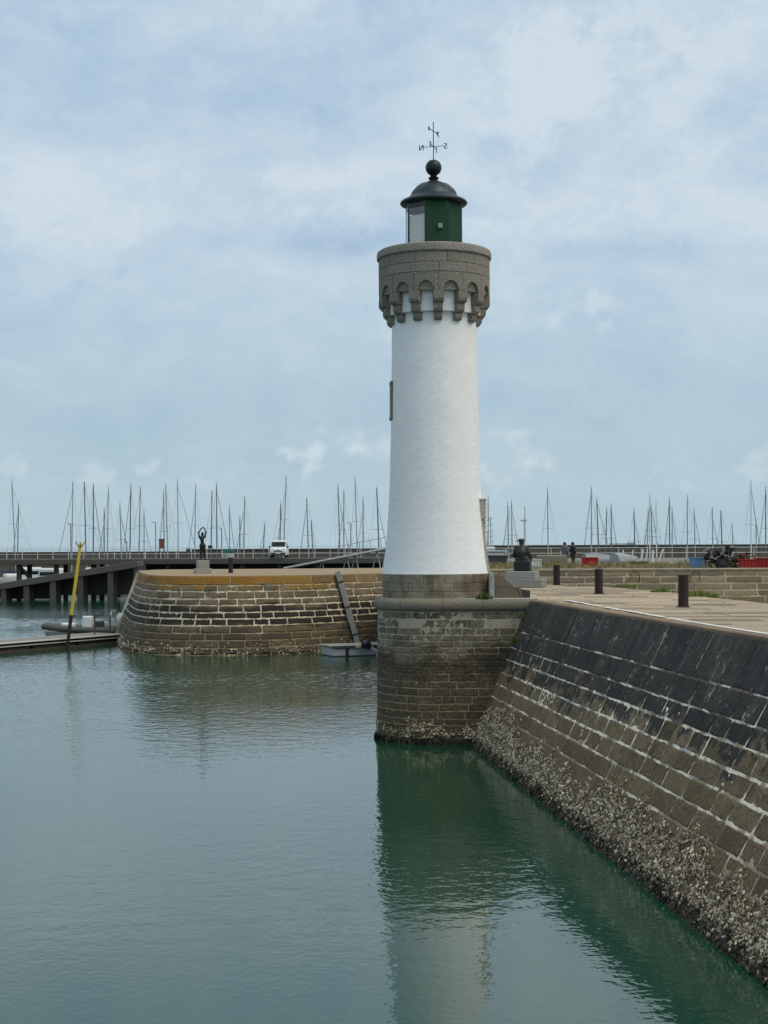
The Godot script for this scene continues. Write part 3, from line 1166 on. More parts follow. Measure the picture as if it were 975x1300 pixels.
func build_lantern(L: Node3D, c: Vector3) -> void:
	var lan := Node3D.new()
	lan.name = "lantern"
	L.add_child(lan, true)
	lan.set_meta("label", "green octagonal lantern room with dark domed roof")
	var R := 0.905
	var green := lin(16, 62, 34)
	var y0 := 14.9
	var y1 := 16.62
	var turn := deg_to_rad(4.0)
	for k in 8:
		var a0 := turn + TAU * (k - 0.5) / 8.0
		var a1 := turn + TAU * (k + 0.5) / 8.0
		var p := c + Vector3(sin(a0), 0, cos(a0)) * R
		var q := c + Vector3(sin(a1), 0, cos(a1)) * R
		var mid := (p + q) * 0.5
		var out := (mid - c).normalized()
		var along := (q - p).normalized()
		var face := Basis(along, Vector3.UP, out)
		var w := p.distance_to(q)
		part(one_box(p + Vector3.UP * ((y0 + y1) * 0.5) - (p - c).normalized() * 0.02, Vector3(0.06, y1 - y0, 0.06), lin(20, 40, 32), 0.012, Basis(Vector3.UP, a0)), "lantern_post", M.gloss, lan)
		if k in [0, 1, 2]:
			part(one_box(mid + Vector3.UP * ((y0 + y1) * 0.5), Vector3(w - 0.06, y1 - y0, 0.03), vary(green, 0.08), 0.004, face), "lantern_panel", M.matte, lan)
			part(one_box(mid - out * 0.03 + Vector3.UP * ((y0 + y1) * 0.5), Vector3(w - 0.08, y1 - y0 - 0.1, 0.015), lin(232, 234, 228), 0.0, face), "white_lining", M.matte, lan)
		else:
			part(one_box(mid + Vector3.UP * (y0 + 0.06), Vector3(w - 0.06, 0.22, 0.04), green, 0.01, face), "glazing_rail", M.gloss, lan)
			part(one_box(mid + Vector3.UP * (y1 - 0.10), Vector3(w - 0.06, 0.2, 0.04), lin(30, 44, 40), 0.01, face), "glazing_rail", M.gloss, lan)
			part(one_box(mid + Vector3.UP * ((y0 + 0.17 + y1 - 0.2) * 0.5), Vector3(w - 0.06, y1 - y0 - 0.37, 0.012), Color.WHITE, 0.0, face), "window_pane", M.glass, lan)
	# white curtain drawn behind the seaward panes
	for k in [6, 7]:
		var am: float = turn + TAU * k / 8.0
		var o2 := Vector3(sin(am), 0, cos(am))
		var al := Vector3(o2.z, 0, -o2.x)
		var cs := begin(lin(238, 240, 232))
		cs.set_smooth_group(0)
		for q in 24:
			var pa := c + o2 * (0.775 + 0.012 * sin(q * 1.9)) + al * lerpf(-0.31, 0.31, q / 24.0)
			var pb := c + o2 * (0.775 + 0.012 * sin((q + 1) * 1.9)) + al * lerpf(-0.31, 0.31, (q + 1) / 24.0)
			quad(cs, pa + Vector3.UP * 14.95, pb + Vector3.UP * 14.95, pb + Vector3.UP * 16.2, pa + Vector3.UP * 16.2)
		part(done(cs), "curtain", M.cloth, lan)
	# small lamp box on the front panel
	var fo := Vector3(sin(turn), 0, cos(turn))
	var fb := Basis(Vector3(fo.z, 0, -fo.x), Vector3.UP, fo)
	part(one_box(c + fo * 0.89 + Vector3.UP * 15.78 + fb.x * 0.10, Vector3(0.13, 0.15, 0.14), lin(150, 156, 150), 0.02, fb), "lamp_box", M.gloss, lan)
	# the light inside: pedestal and lens
	part(turned([Vector2(0.2, 14.92), Vector2(0.16, 15.4), Vector2(0.2, 15.45), Vector2(0.2, 15.9), Vector2(0.0, 15.98)], c, lin(205, 212, 205), 20), "lens", M.gloss, lan)
	var dark := lin(52, 62, 62)
	var roof := part(turned([Vector2(0.0, 16.56), Vector2(0.92, 16.58), Vector2(0.97, 16.60), Vector2(1.02, 16.62), Vector2(1.055, 16.66), Vector2(1.05, 16.70), Vector2(1.0, 16.745), Vector2(0.9, 16.79), Vector2(0.80, 16.84), Vector2(0.755, 16.89), Vector2(0.735, 16.92), Vector2(0.70, 17.0), Vector2(0.64, 17.08), Vector2(0.55, 17.17), Vector2(0.44, 17.25), Vector2(0.31, 17.31), Vector2(0.2, 17.345), Vector2(0.0, 17.36)], c, dark, 56, 40.0), "lantern_roof", M.metal, lan)
	for k in 8:
		var a := turn + TAU * (k + 0.5) / 8.0
		var s := begin(dark)
		var pts := []
		for e in [Vector2(0.745, 16.92), Vector2(0.705, 17.01), Vector2(0.645, 17.09), Vector2(0.555, 17.18), Vector2(0.445, 17.26), Vector2(0.2, 17.352)]:
			pts.append(c + Vector3(sin(a) * e.x, e.y, cos(a) * e.x))
		tube(s, pts, [0.007, 0.007, 0.007, 0.007, 0.007, 0.007], 6)
		part(done(s), "roof_seam", M.metal, lan)
	part(turned([Vector2(0.22, 17.33), Vector2(0.19, 17.37), Vector2(0.13, 17.39), Vector2(0.12, 17.42), Vector2(0.16, 17.45), Vector2(0.17, 17.475), Vector2(0.13, 17.5), Vector2(0.1, 17.53), Vector2(0.11, 17.56)], c, lin(34, 44, 44), 28, 60.0), "finial_neck", M.metal, lan)
	var prof := []
	for k in 15:
		var t := -PI / 2 + PI * k / 14.0
		prof.append(Vector2(0.255 * cos(t), 17.80 + 0.255 * sin(t)))
	part(turned(prof, c, lin(36, 48, 47), 28, 60.0), "finial_ball", M.metal, lan)
	# weather vane; its letters are read from the other side
	var v := Node3D.new()
	v.name = "weather_vane"
	L.add_child(v, true)
	var ink := lin(38, 40, 42)
	part(bar(c + Vector3.UP * 18.04, c + Vector3.UP * 19.24, 0.014, ink), "vane_rod", M.metal, v)
	var arm := Vector3(1, 0.0, 0.28).normalized()
	var arm2 := Vector3(arm.z, 0, -arm.x)
	part(bar(c + Vector3.UP * 18.47 - arm * 0.34, c + Vector3.UP * 18.47 + arm * 0.34, 0.010, ink), "vane_arm", M.metal, v)
	part(bar(c + Vector3.UP * 18.47 - arm2 * 0.34, c + Vector3.UP * 18.47 + arm2 * 0.34, 0.010, ink), "vane_arm", M.metal, v)
	for e in [["N", -arm], ["S", arm], ["E", arm2], ["O", -arm2]]:
		var tm := TextMesh.new()
		tm.text = e[0]
		tm.font_size = 64
		tm.pixel_size = 0.0037
		tm.depth = 0.015
		var d: Vector3 = e[1]
		var o := part(tm, "vane_letter", plain(Color(0.16, 0.17, 0.18), 0.5, 0.5), v)
		o.position = c + Vector3.UP * 18.47 + d * 0.39
		# each letter stands in the plane of its arm and faces seaward
		var facing := Vector3(0, 0, -1) if absf(d.x) > 0.7 else Vector3(-1, 0, 0)
		var ax := (d if absf(d.x) > 0.7 else d)
		var right := ax * signf(ax.dot(Vector3.UP.cross(facing)))
		o.basis = Basis(right, Vector3.UP, right.cross(Vector3.UP))
	var wind := Vector3(0.42, 0.0, -0.9).normalized()
	var s8 := begin(ink)
	var hub := c + Vector3.UP * 18.96
	tube(s8, [hub - wind * 0.32, hub + wind * 0.34], [0.011, 0.011], 6)
	part(done(s8), "arrow_shaft", M.metal, v)
	for e in [[hub - wind * 0.32, -1.0], [hub + wind * 0.3, 1.0]]:
		var s9 := begin(ink)
		var base: Vector3 = e[0]
		var th := Vector3(wind.z, 0, -wind.x) * 0.006
		var poly := [base - wind * 0.1, base + Vector3.UP * 0.085, base + wind * 0.03, base - Vector3.UP * 0.085] if e[1] < 0 else [base - wind * 0.12, base + Vector3(0, 0.10, 0) + wind * 0.16, base + wind * 0.08, base - Vector3(0, 0.10, 0) + wind * 0.16]
		var fr := []
		var bk := []
		for q2 in poly:
			fr.append(q2 + th)
			bk.append(q2 - th)
		face_out(s9, fr, base - th * 40.0)
		face_out(s9, bk, base + th * 40.0)
		for k in 4:
			face_out(s9, [fr[k], fr[(k + 1) % 4], bk[(k + 1) % 4], bk[k]], base)
		part(done(s9), "arrow_blade", M.metal, v)


# ---------------------------------------------------------------- the old pier across the water
var pier_line := Curve2D.new()
var pier_len := 0.0


func pier_point(s: float, h: float, d: float) -> Vector3:
	var a := pier_line.sample_baked(clampf(s - 0.15, 0.0, pier_len), true)
	var b := pier_line.sample_baked(clampf(s + 0.15, 0.0, pier_len), true)
	var p := pier_line.sample_baked(clampf(s, 0.0, pier_len), true)
	var t := (b - a).normalized()
	var out := Vector2(-t.y, t.x)
	var q := p + out * (d - h * 0.36)
	return Vector3(q.x, h + d * 0.3, q.y)


func pier_s_at_x(x: float) -> float:
	var best := 0.0
	var gap := 99.0
	for k in 400:
		var s := pier_len * k / 400.0
		var p := pier_line.sample_baked(s, true)
		if absf(p.x - x) < gap and p.y > -92.0:
			gap = absf(p.x - x)
			best = s
	return best


func pier_rule(h: float, u: float, n1: float, n2: float, st: float, n4: float) -> Color:
	var hn := h + (n1 - 0.5) * 0.5
	var c := c8(176, 156, 126).lerp(c8(130, 114, 90), n2)
	if h > 3.5:
		var orange := clampf((0.78 - u) * 4.0, 0.15, 1.0) * clampf((n1 * 0.6 + n2 * 0.4 - 0.34 + (h - 3.75) * 0.6) * 6.0, 0.0, 1.0)
		c = c.lerp(c8(198, 138, 40), orange * 0.92)
	var black := clampf((2.75 - hn) * 4.0, 0.0, 1.0) * clampf((hn - 1.45) * 4.0, 0.0, 1.0)
	c = c.lerp(c8(44, 39, 32).lerp(c8(66, 56, 44), n2), black * 0.92)
	c = c.lerp(c8(118, 104, 80).lerp(c8(92, 82, 58), n2), clampf((1.6 - hn) * 2.0, 0.0, 0.9))
	c = c.lerp(c8(150, 140, 112), clampf((0.75 - hn) * 2.0, 0.0, 1.0) * clampf((n4 - 0.5) * 4.0, 0.0, 0.7))
	if h < 0.1 + (n2 - 0.5) * 0.2:
		c = c8(44, 42, 30)
	return c


func build_far_pier() -> void:
	var pts := [Vector2(-18.2, -101), Vector2(-16.5, -92.5), Vector2(-14.75, -85.6), Vector2(-12.4, -82.2), Vector2(-8.1, -81.3), Vector2(-3.9, -83.2), Vector2(-0.4, -86.6), Vector2(3.0, -90.5), Vector2(9.0, -97)]
	for k in pts.size():
		var tan: Vector2 = (pts[mini(k + 1, pts.size() - 1)] - pts[maxi(k - 1, 0)]) / 6.0
		pier_line.add_point(pts[k], -tan, tan)
	pier_line.bake_interval = 0.2
	pier_len = pier_line.get_baked_length()
	T.pier = stains(900, 160, -0.6, 4.4, 101, pier_rule)
	M.pier = coloured(0.9, T.mottle, T.rough, 3.0, 0.6, T.pier)
	var P := thing("stone_pier", "old stone pier across the water with orange lichen on its top course and white joints", "pier")
	var uvr := Rect2(0, -0.6, pier_len, 5.0)
	var pn := noise(103, 0.5, 3)
	var paint := func(s: float, h: float) -> Color:
		var n := pn.get_noise_2d(s, h * 2.0)
		var c := lin(214, 202, 176).lerp(lin(150, 132, 104), clampf(pn.get_noise_2d(s * 4.0 + 30.0, h * 7.0) * 4.0 - 0.1, 0.0, 0.8))
		return c.lerp(lin(138, 120, 88), clampf((1.62 - h + n * 0.5) * 2.6, 0.0, 0.92)).lerp(lin(140, 122, 92), clampf((h - 3.6) * 3.0, 0.0, 0.5))
	var pq := noise(104, 2.2, 4)
	var push := func(s: float, h: float) -> float:
		return 0.026 + pq.get_noise_2d(s * 1.4, h * 3.0) * 0.022
	part(sheet(pier_point, 0.0, pier_len, 420, -0.5, 4.2, 90, paint, push), "mortar_bed", M.mortar, P)
	var rows := [4.26, 3.76, 3.43, 3.02, 2.68, 2.29, 1.95, 1.57, 1.16, 0.79, 0.39, 0.0, -0.45]
	for r in rows.size() - 1:
		var s := rng.randf_range(0.0, 0.8)
		while s < pier_len:
			var w := rng.randf_range(0.8, 2.0) if r > 0 else rng.randf_range(1.5, 2.2)
			var g := 0.036 if r in [2, 3, 4, 5, 6] else 0.024
			# only the side that is seen is laid stone by stone
			if s + w > 6.0:
				part(stone(pier_point, s + g, s + w - g, rows[r + 1] + g, rows[r] - g, 0.055 + rng.randf_range(-0.015, 0.02), 0.04, 3, 0.018, vary(Color(0.97, 0.94, 0.9), 0.28), uvr, 0.06), "coping_stone" if r == 0 else "stone", M.pier, P)
			s += w
	var top := PackedVector2Array()
	for k in 40:
		var v := pier_point(pier_len * k / 39.0, 4.26, -0.02)
		top.append(Vector2(v.x, v.z))
	top.append_array([Vector2(14, -112), Vector2(-4, -108), Vector2(-16, -106)])
	var st := begin(lin(178, 154, 118))
	prism(st, top, 0.5, 4.285)
	part(done(st), "pier_top", M.granite, P)
	# timber fender standing against the wall
	var sa := pier_s_at_x(-1.75)
	var a := pier_point(sa, 4.36, 0.26)
	var sb := pier_s_at_x(-1.66)
	var b := pier_point(sb, 0.3, 0.26)
	var f := thing("fender_beam", "weathered grey timber fender beam leaning against the far stone pier", "fender")
	var y := (a - b).normalized()
	var x := y.cross(Vector3(0, 0, 1)).normalized()
	var turn := Basis(x, y, x.cross(y))
	part(one_box((a + b) * 0.5, Vector3(0.32, a.distance_to(b), 0.24), lin(156, 152, 146), 0.03, turn), "beam", M.rust, f)
	for t in [0.12, 0.5, 0.85]:
		part(one_box(b.lerp(a, t) + turn.z * 0.13, Vector3(0.36, 0.09, 0.03), lin(70, 60, 52), 0.005, turn), "iron_strap", M.rust, f)


# ---------------------------------------------------------------- the wall along the back of the quay
func back_point(s: float, h: float, d: float) -> Vector3:
	return Vector3(s, h, -61.75 - s * 0.02 + d)


func build_back_wall() -> void:
	var W := thing("boundary_wall", "low pale granite wall along the back of the quay behind the bollards", "wall")
	var pn := noise(113, 0.7, 3)
	var paint := func(s: float, h: float) -> Color:
		return lin(214, 198, 166).lerp(lin(170, 152, 122), clampf(0.2 + pn.get_noise_2d(s, h * 3.0) * 1.6, 0.0, 1.0))
	var push := func(s: float, h: float) -> float:
		return 0.02 + pn.get_noise_2d(s * 3.0, h * 6.0) * 0.016
	part(sheet(back_point, 1.0, 24.0, 120, 3.3, 4.86, 16, paint, push), "mortar_bed", M.mortar, W)
	var rows := [4.86, 4.62, 4.34, 4.06, 3.80, 3.5]
	for r in rows.size() - 1:
		var s := 1.0 + rng.randf_range(0.0, 0.5)
		while s < 24.0:
			var w := rng.randf_range(0.7, 1.7)
			part(stone(back_point, s + 0.026, s + w - 0.026, rows[r + 1] + 0.024, rows[r] - 0.024, 0.034, 0.025, 3, 0.014, vary(lin(204, 184, 150), 0.3), Rect2(0, 0, 1, 1), 0.06), "stone", M.gallery, W)
			s += w
	var s2 := 1.0
	while s2 < 24.0:
		var w2 := rng.randf_range(1.0, 1.8)
		part(one_box(back_point(s2 + w2 * 0.5, 4.905, -0.24), Vector3(w2 - 0.015, 0.09, 0.62), vary(lin(186, 172, 146), 0.08), 0.02, Basis(Vector3.UP, 0.02)), "coping_stone", M.granite, W)
		s2 += w2
	# rusty mooring hoops fixed to the wall
	for e in [[10.35, "rusty iron hoop on the boundary wall just right of the middle bollard"], [12.85, "rusty iron hoop on the boundary wall behind the largest bollard"]]:
		var st := begin(lin(66, 48, 38))
		var pts := []
		for k in 13:
			var a := PI * k / 12.0
			pts.append(back_point(e[0] - cos(a) * 0.19, 4.56 + sin(a) * 0.26, 0.12))
		pts.insert(0, back_point(e[0] - 0.22, 4.4, 0.0))
		pts.append(back_point(e[0] + 0.22, 4.4, 0.0))
		var rr := []
		for k in pts.size():
			rr.append(0.015)
		tube(st, pts, rr, 6)
		tag(part(done(st), "mooring_hoop", M.rust, self), e[1], "hoop", "iron hoops on the boundary wall")
	# ground behind the wall
	var g := begin(lin(128, 116, 88))
	prism(g, PackedVector2Array([Vector2(0.5, -62.3), Vector2(60, -63.3), Vector2(75, -86), Vector2(0.5, -86)]), 0.5, 4.80)
	structure(done(g), "yard_ground", M.granite, "dry earth ground of the boat yard behind the wall")
	var g2 := begin(lin(140, 134, 120))
	prism(g2, PackedVector2Array([Vector2(0.5, -85.9), Vector2(75, -85.9), Vector2(110, -167), Vector2(9, -167), Vector2(9, -100)]), 0.5, 4.36)
	structure(done(g2), "yard_hardstanding", M.concrete, "grey hardstanding of the boat yard")


# ---------------------------------------------------------------- jetty on piles and the ramp down from it
func build_jetty() -> void:
	var J := thing("concrete_jetty", "long dark concrete jetty on piles beyond the pier", "jetty")
	var con := lin(92, 90, 84)
	part(one_box(Vector3(-25, 4.17, -171.5), Vector3(70, 0.62, 7.0), con, 0.05), "deck_beam", M.concrete, J)
	part(one_box(Vector3(-25, 4.49, -168.4), Vector3(70, 0.06, 0.5), lin(150, 146, 136), 0.01), "deck_edge", M.concrete, J)
	var x := -58.0
	while x < 9.0:
		for z in [-169.0, -174.0]:
			part(one_box(Vector3(x, 1.7, z), Vector3(0.5, 4.4, 0.5), vary(lin(84, 82, 76), 0.1), 0.04), "pile", M.concrete, J)
		x += 4.2
	x = -58.0
	while x < -28.0:
		var st := begin(lin(60, 58, 54))
		tube(st, [Vector3(x, 3.8, -168.9), Vector3(x + 3.0, 0.2, -168.9)], [0.2, 0.2], 6)
		part(done(st), "brace", M.concrete, J)
		x += 8.4
	part(one_box(Vector3(-10, 2.2, -175.2), Vector3(38, 4.2, 0.3), lin(88, 85, 78), 0.03), "back_panel", M.concrete, J)
	# ramp
	var R := thing("concrete_ramp", "sloping concrete ramp on piles climbing to the jetty behind the yellow pile", "ramp")
	var a := Vector3(-52.0, 0.35, -165.0)
	var b := Vector3(-27.0, 4.30, -165.0)
	var dir := (b - a).normalized()
	var turn := Basis(dir, Vector3(-dir.y, dir.x, 0), Vector3(0, 0, 1))
	part(one_box((a + b) * 0.5 - turn.y * 0.36 - Vector3(0, 0, 0.9), Vector3(a.distance_to(b), 0.72, 4.4), lin(98, 96, 90), 0.06, turn), "ramp_slab", M.concrete, R)
	for e in [[-48.5, 0.5], [-45.0, 0.5], [-41.7, 0.55], [-39.2, 0.6], [-36.3, 0.62], [-33.3, 0.62], [-30.0, 0.62], [-27.0, 0.9]]:
		var px: float = e[0]
		var top: float = lerpf(a.y, b.y, (px - a.x) / (b.x - a.x)) - 0.5
		for z in [-164.1, -166.6]:
			part(one_box(Vector3(px, (top - 1.0) * 0.5, z), Vector3(e[1], top + 1.0, 0.5), vary(lin(88, 85, 78), 0.1), 0.04), "pile", M.concrete, R)
	var xs := [-52.0, -45.0, -41.7, -39.2, -36.3, -33.3, -30.0, -27.0]
	for k in xs.size() - 1:
		var xa: float = xs[k]
		var xb: float = xs[k + 1]
		var low := 0.06 if k < 4 else 0.5
		var ta := lerpf(a.y, b.y, (xa - a.x) / (b.x - a.x)) - 0.6
		var tb := lerpf(a.y, b.y, (xb - a.x) / (b.x - a.x)) - 0.6
		if ta < low + 0.1:
			continue
		var st2 := begin(vary(lin(88, 85, 78), 0.08))
		var q := [Vector3(xa, low, -167.6), Vector3(xb, low, -167.6), Vector3(xb, tb, -167.6), Vector3(xa, ta, -167.6)]
		var mid := Vector3((xa + xb) * 0.5, ta * 0.5, -167.7)
		face_out(st2, q, mid)
		var bk := []
		for v in q:
			bk.append(v - Vector3(0, 0, 0.2))
		face_out(st2, bk, mid)
		for i in 4:
			face_out(st2, [q[i], q[(i + 1) % 4], bk[(i + 1) % 4], bk[i]], mid)
		part(done(st2), "rear_wall_panel", M.concrete, R)
	railing("jetty_railing", "long white-grey pipe railing along the front of the concrete jetty", Vector3(-58, 4.52, -168.3), Vector3(9.5, 4.52, -168.3), 1.7, 1.05)
	railing("yard_railing", "pale pipe railing along the far edge of the boat yard", Vector3(11, 4.36, -166.0), Vector3(66, 4.36, -166.0), 2.4, 1.15)


func railing(called: String, label: String, a: Vector3, b: Vector3, gap: float, h: float) -> void:
	var r := thing(called, label, "railing")
	var col := lin(214, 215, 210)
	for y in [0.5, 1.0]:
		part(bar(a + Vector3.UP * h * y, b + Vector3.UP * h * y, 0.035, col, 6), "rail", M.matte, r)
	var n := int(a.distance_to(b) / gap)
	for k in n + 1:
		var p := a.lerp(b, float(k) / n)
		part(bar(p, p + Vector3.UP * h, 0.04, vary(col, 0.12), 6), "post", M.matte, r)


func build_breakwater() -> void:
	var segs := [[-140.0, -36.0, 4.85, "brown stone breakwater wall beyond the boats at the left edge of the view"], [-36.0, 6.0, 5.3, "brown stone breakwater wall beyond the parked van"], [6.0, 150.0, 5.72, "long grey breakwater wall beyond the boat yard"]]
	for e in segs:
		var w := thing("breakwater", e[3], "breakwater", Vector3.ZERO, 0.0, "breakwater walls")
		var x: float = e[0]
		while x < e[1]:
			var l := minf(14.0, e[1] - x)
			part(one_box(Vector3(x + l * 0.5, e[2] * 0.5 - 0.5, -281.0), Vector3(l - 0.05, e[2] + 0.5, 2.0), vary(lin(112, 100, 88), 0.08), 0.1), "wall_panel", M.concrete, w)
			part(one_box(Vector3(x + l * 0.5, e[2] - 0.16, -281.0), Vector3(l, 0.3, 2.3), vary(lin(84, 78, 72), 0.06), 0.04), "wall_coping", M.concrete, w)
			part(one_box(Vector3(x + l * 0.5, 1.9, -286.5), Vector3(l - 0.02, 4.8, 8.9), lin(120, 114, 104), 0.02), "road_slab", M.concrete, w)
			x += l


# ---------------------------------------------------------------- statues
func build_statues() -> void:
	# fisherman sitting with his back to us on a granite plinth
	var S := thing("seated_statue", "dark bronze statue of a seated person in a cap on a granite plinth", "statue", Vector3(5.42, DECK, -58.6), deg_to_rad(-14.0))
	part(one_box(Vector3(0.12, 0.16, 0), Vector3(1.45, 0.32, 1.3), lin(158, 158, 154), 0.02), "plinth_block", M.granite, S)
	part(one_box(Vector3(-0.02, 0.47, 0), Vector3(1.18, 0.31, 1.1), lin(166, 166, 162), 0.02), "plinth_block", M.granite, S)
	var dark := lin(58, 62, 58)
	var b := 0.62
	var V := func(x: float, y: float, z: float) -> Vector3: return Vector3(x, b + y, z)
	part(one_box(V.call(0.0, 0.2, 0.04), Vector3(0.62, 0.4, 0.52), lin(40, 58, 52), 0.03), "seat_block", M.bronze, S)
	var bones := [
		[V.call(-0.13, 0.45, 0.02), V.call(0.13, 0.45, 0.02), 0.17, 0.17],
		[V.call(-0.2, 0.3, 0.12), V.call(0.22, 0.32, 0.1), 0.12, 0.12],
		[V.call(0, 0.5, 0.05), V.call(-0.03, 0.72, 0.07), 0.18, 0.2],
		[V.call(-0.03, 0.72, 0.07), V.call(-0.04, 0.86, 0.03), 0.2, 0.17],
		[V.call(-0.2, 0.9, 0.02), V.call(0.13, 0.91, 0.02), 0.09, 0.09],
		[V.call(-0.04, 0.94, 0.0), V.call(-0.05, 1.05, -0.03), 0.06, 0.055],
		[V.call(-0.05, 1.09, -0.05), V.call(-0.055, 1.16, -0.05), 0.098, 0.1],
		[V.call(-0.09, 1.08, -0.13), V.call(-0.1, 1.11, -0.14), 0.028, 0.028],
		[V.call(-0.24, 0.88, 0.02), V.call(-0.36, 0.62, 0.03), 0.082, 0.07],
		[V.call(-0.36, 0.62, 0.03), V.call(-0.16, 0.55, -0.22), 0.066, 0.05],
		[V.call(0.18, 0.88, 0.02), V.call(0.29, 0.62, 0.04), 0.082, 0.07],
		[V.call(0.29, 0.62, 0.04), V.call(0.3, 0.47, -0.2), 0.066, 0.05],
		[V.call(-0.14, 0.45, -0.05), V.call(-0.2, 0.46, -0.4), 0.12, 0.095],
		[V.call(0.14, 0.45, -0.05), V.call(0.2, 0.46, -0.4), 0.12, 0.095],
		[V.call(-0.2, 0.44, -0.42), V.call(-0.22, 0.1, -0.42), 0.085, 0.065],
		[V.call(0.2, 0.44, -0.42), V.call(0.22, 0.1, -0.42), 0.085, 0.065],
		[V.call(-0.22, 0.05, -0.4), V.call(-0.24, 0.05, -0.52), 0.055, 0.045],
		[V.call(0.22, 0.05, -0.4), V.call(0.24, 0.05, -0.52), 0.055, 0.045],
	]
	var fig := part(body(bones, 0.024, 0.045, dark), "figure", M.bronze, S)
	var cap := begin(lin(66, 70, 64))
	lathe(cap, [Vector2(0.108, 1.16), Vector2(0.135, 1.19), Vector2(0.14, 1.22), Vector2(0.115, 1.26), Vector2(0.06, 1.28), Vector2(0.0, 1.285)], Vector3(-0.055, b, -0.05), 20, 60.0)
	box(cap, V.call(-0.18, 1.185, -0.12), Vector3(0.2, 0.024, 0.17), Basis(Vector3.UP, 0.6), 0.008)
	part(done(cap), "cap", M.bronze, S)
	# standing woman with both arms raised over her head
	var Wm := thing("standing_statue", "slender dark statue of a standing person with arms raised overhead on a pale plinth", "statue", Vector3(-11.03, 4.285, -91.0), 0.25)
	part(one_box(Vector3(0, 0.15, 0), Vector3(0.98, 0.3, 0.9), lin(178, 174, 164), 0.02), "plinth_block", M.granite, Wm)
	part(one_box(Vector3(0, 0.55, 0), Vector3(0.72, 0.5, 0.7), lin(170, 166, 156), 0.02), "plinth_block", M.granite, Wm)
	var U := func(x: float, y: float, z: float) -> Vector3: return Vector3(x, 0.8 + y, z)
	var w := [
		[U.call(-0.1, 0.07, 0.0), U.call(-0.1, 0.46, 0.03), 0.045, 0.065],
		[U.call(-0.1, 0.46, 0.03), U.call(-0.09, 0.84, 0.0), 0.068, 0.11],
		[U.call(0.12, 0.07, -0.02), U.call(0.09, 0.46, 0.02), 0.045, 0.065],
		[U.call(0.09, 0.46, 0.02), U.call(0.07, 0.84, 0.0), 0.068, 0.11],
		[U.call(-0.1, 0.04, 0.0), U.call(-0.12, 0.03, 0.15), 0.04, 0.03],
		[U.call(0.12, 0.04, -0.02), U.call(0.14, 0.03, 0.13), 0.04, 0.03],
		[U.call(-0.07, 0.9, 0.0), U.call(0.06, 0.88, 0.0), 0.125, 0.125],
		[U.call(0.0, 0.94, 0.0), U.call(-0.03, 1.1, 0.0), 0.12, 0.09],
		[U.call(-0.03, 1.1, 0.0), U.call(-0.04, 1.3, 0.0), 0.1, 0.13],
		[U.call(-0.19, 1.38, 0.0), U.call(0.11, 1.4, 0.0), 0.062, 0.062],
		[U.call(-0.04, 1.4, 0.0), U.call(-0.03, 1.5, 0.01), 0.05, 0.045],
		[U.call(-0.02, 1.56, 0.02), U.call(-0.01, 1.63, 0.02), 0.085, 0.08],
		[U.call(-0.2, 1.4, 0.0), U.call(-0.25, 1.68, 0.0), 0.055, 0.042],
		[U.call(-0.25, 1.68, 0.0), U.call(-0.1, 1.9, 0.0), 0.042, 0.034],
		[U.call(-0.1, 1.9, 0.0), U.call(0.0, 2.0, 0.02), 0.034, 0.024],
		[U.call(0.13, 1.42, 0.0), U.call(0.2, 1.7, 0.0), 0.055, 0.042],
		[U.call(0.2, 1.7, 0.0), U.call(0.1, 1.92, 0.0), 0.042, 0.034],
		[U.call(0.1, 1.92, 0.0), U.call(0.03, 2.03, 0.0), 0.034, 0.024],
	]
	part(body(w, 0.026, 0.05, lin(48, 40, 38)), "figure", M.bronze, Wm)


# ---------------------------------------------------------------- things on the near quay
func bollard(at: Vector3, h: float, label: String, lean: float, group: String) -> void:
	var o := thing("mooring_bollard", label, "bollard", at, 0.0, group)
	o.rotation.z = lean
	part(turned([Vector2(0.142, -0.02), Vector2(0.142, 0.06), Vector2(0.136, 0.1), Vector2(0.136, h - 0.06), Vector2(0.142, h - 0.05), Vector2(0.142, h - 0.012), Vector2(0.13, h), Vector2(0.112, h), Vector2(0.11, h - 0.04), Vector2(0.0, h - 0.045)], Vector3.ZERO, lin(52, 37, 34), 28, 30.0), "post", M.rust, o)
	part(turned([Vector2(0.19, -0.01), Vector2(0.19, 0.02), Vector2(0.14, 0.03)], Vector3.ZERO, lin(84, 62, 50), 24, 30.0), "base_flange", M.rust, o)


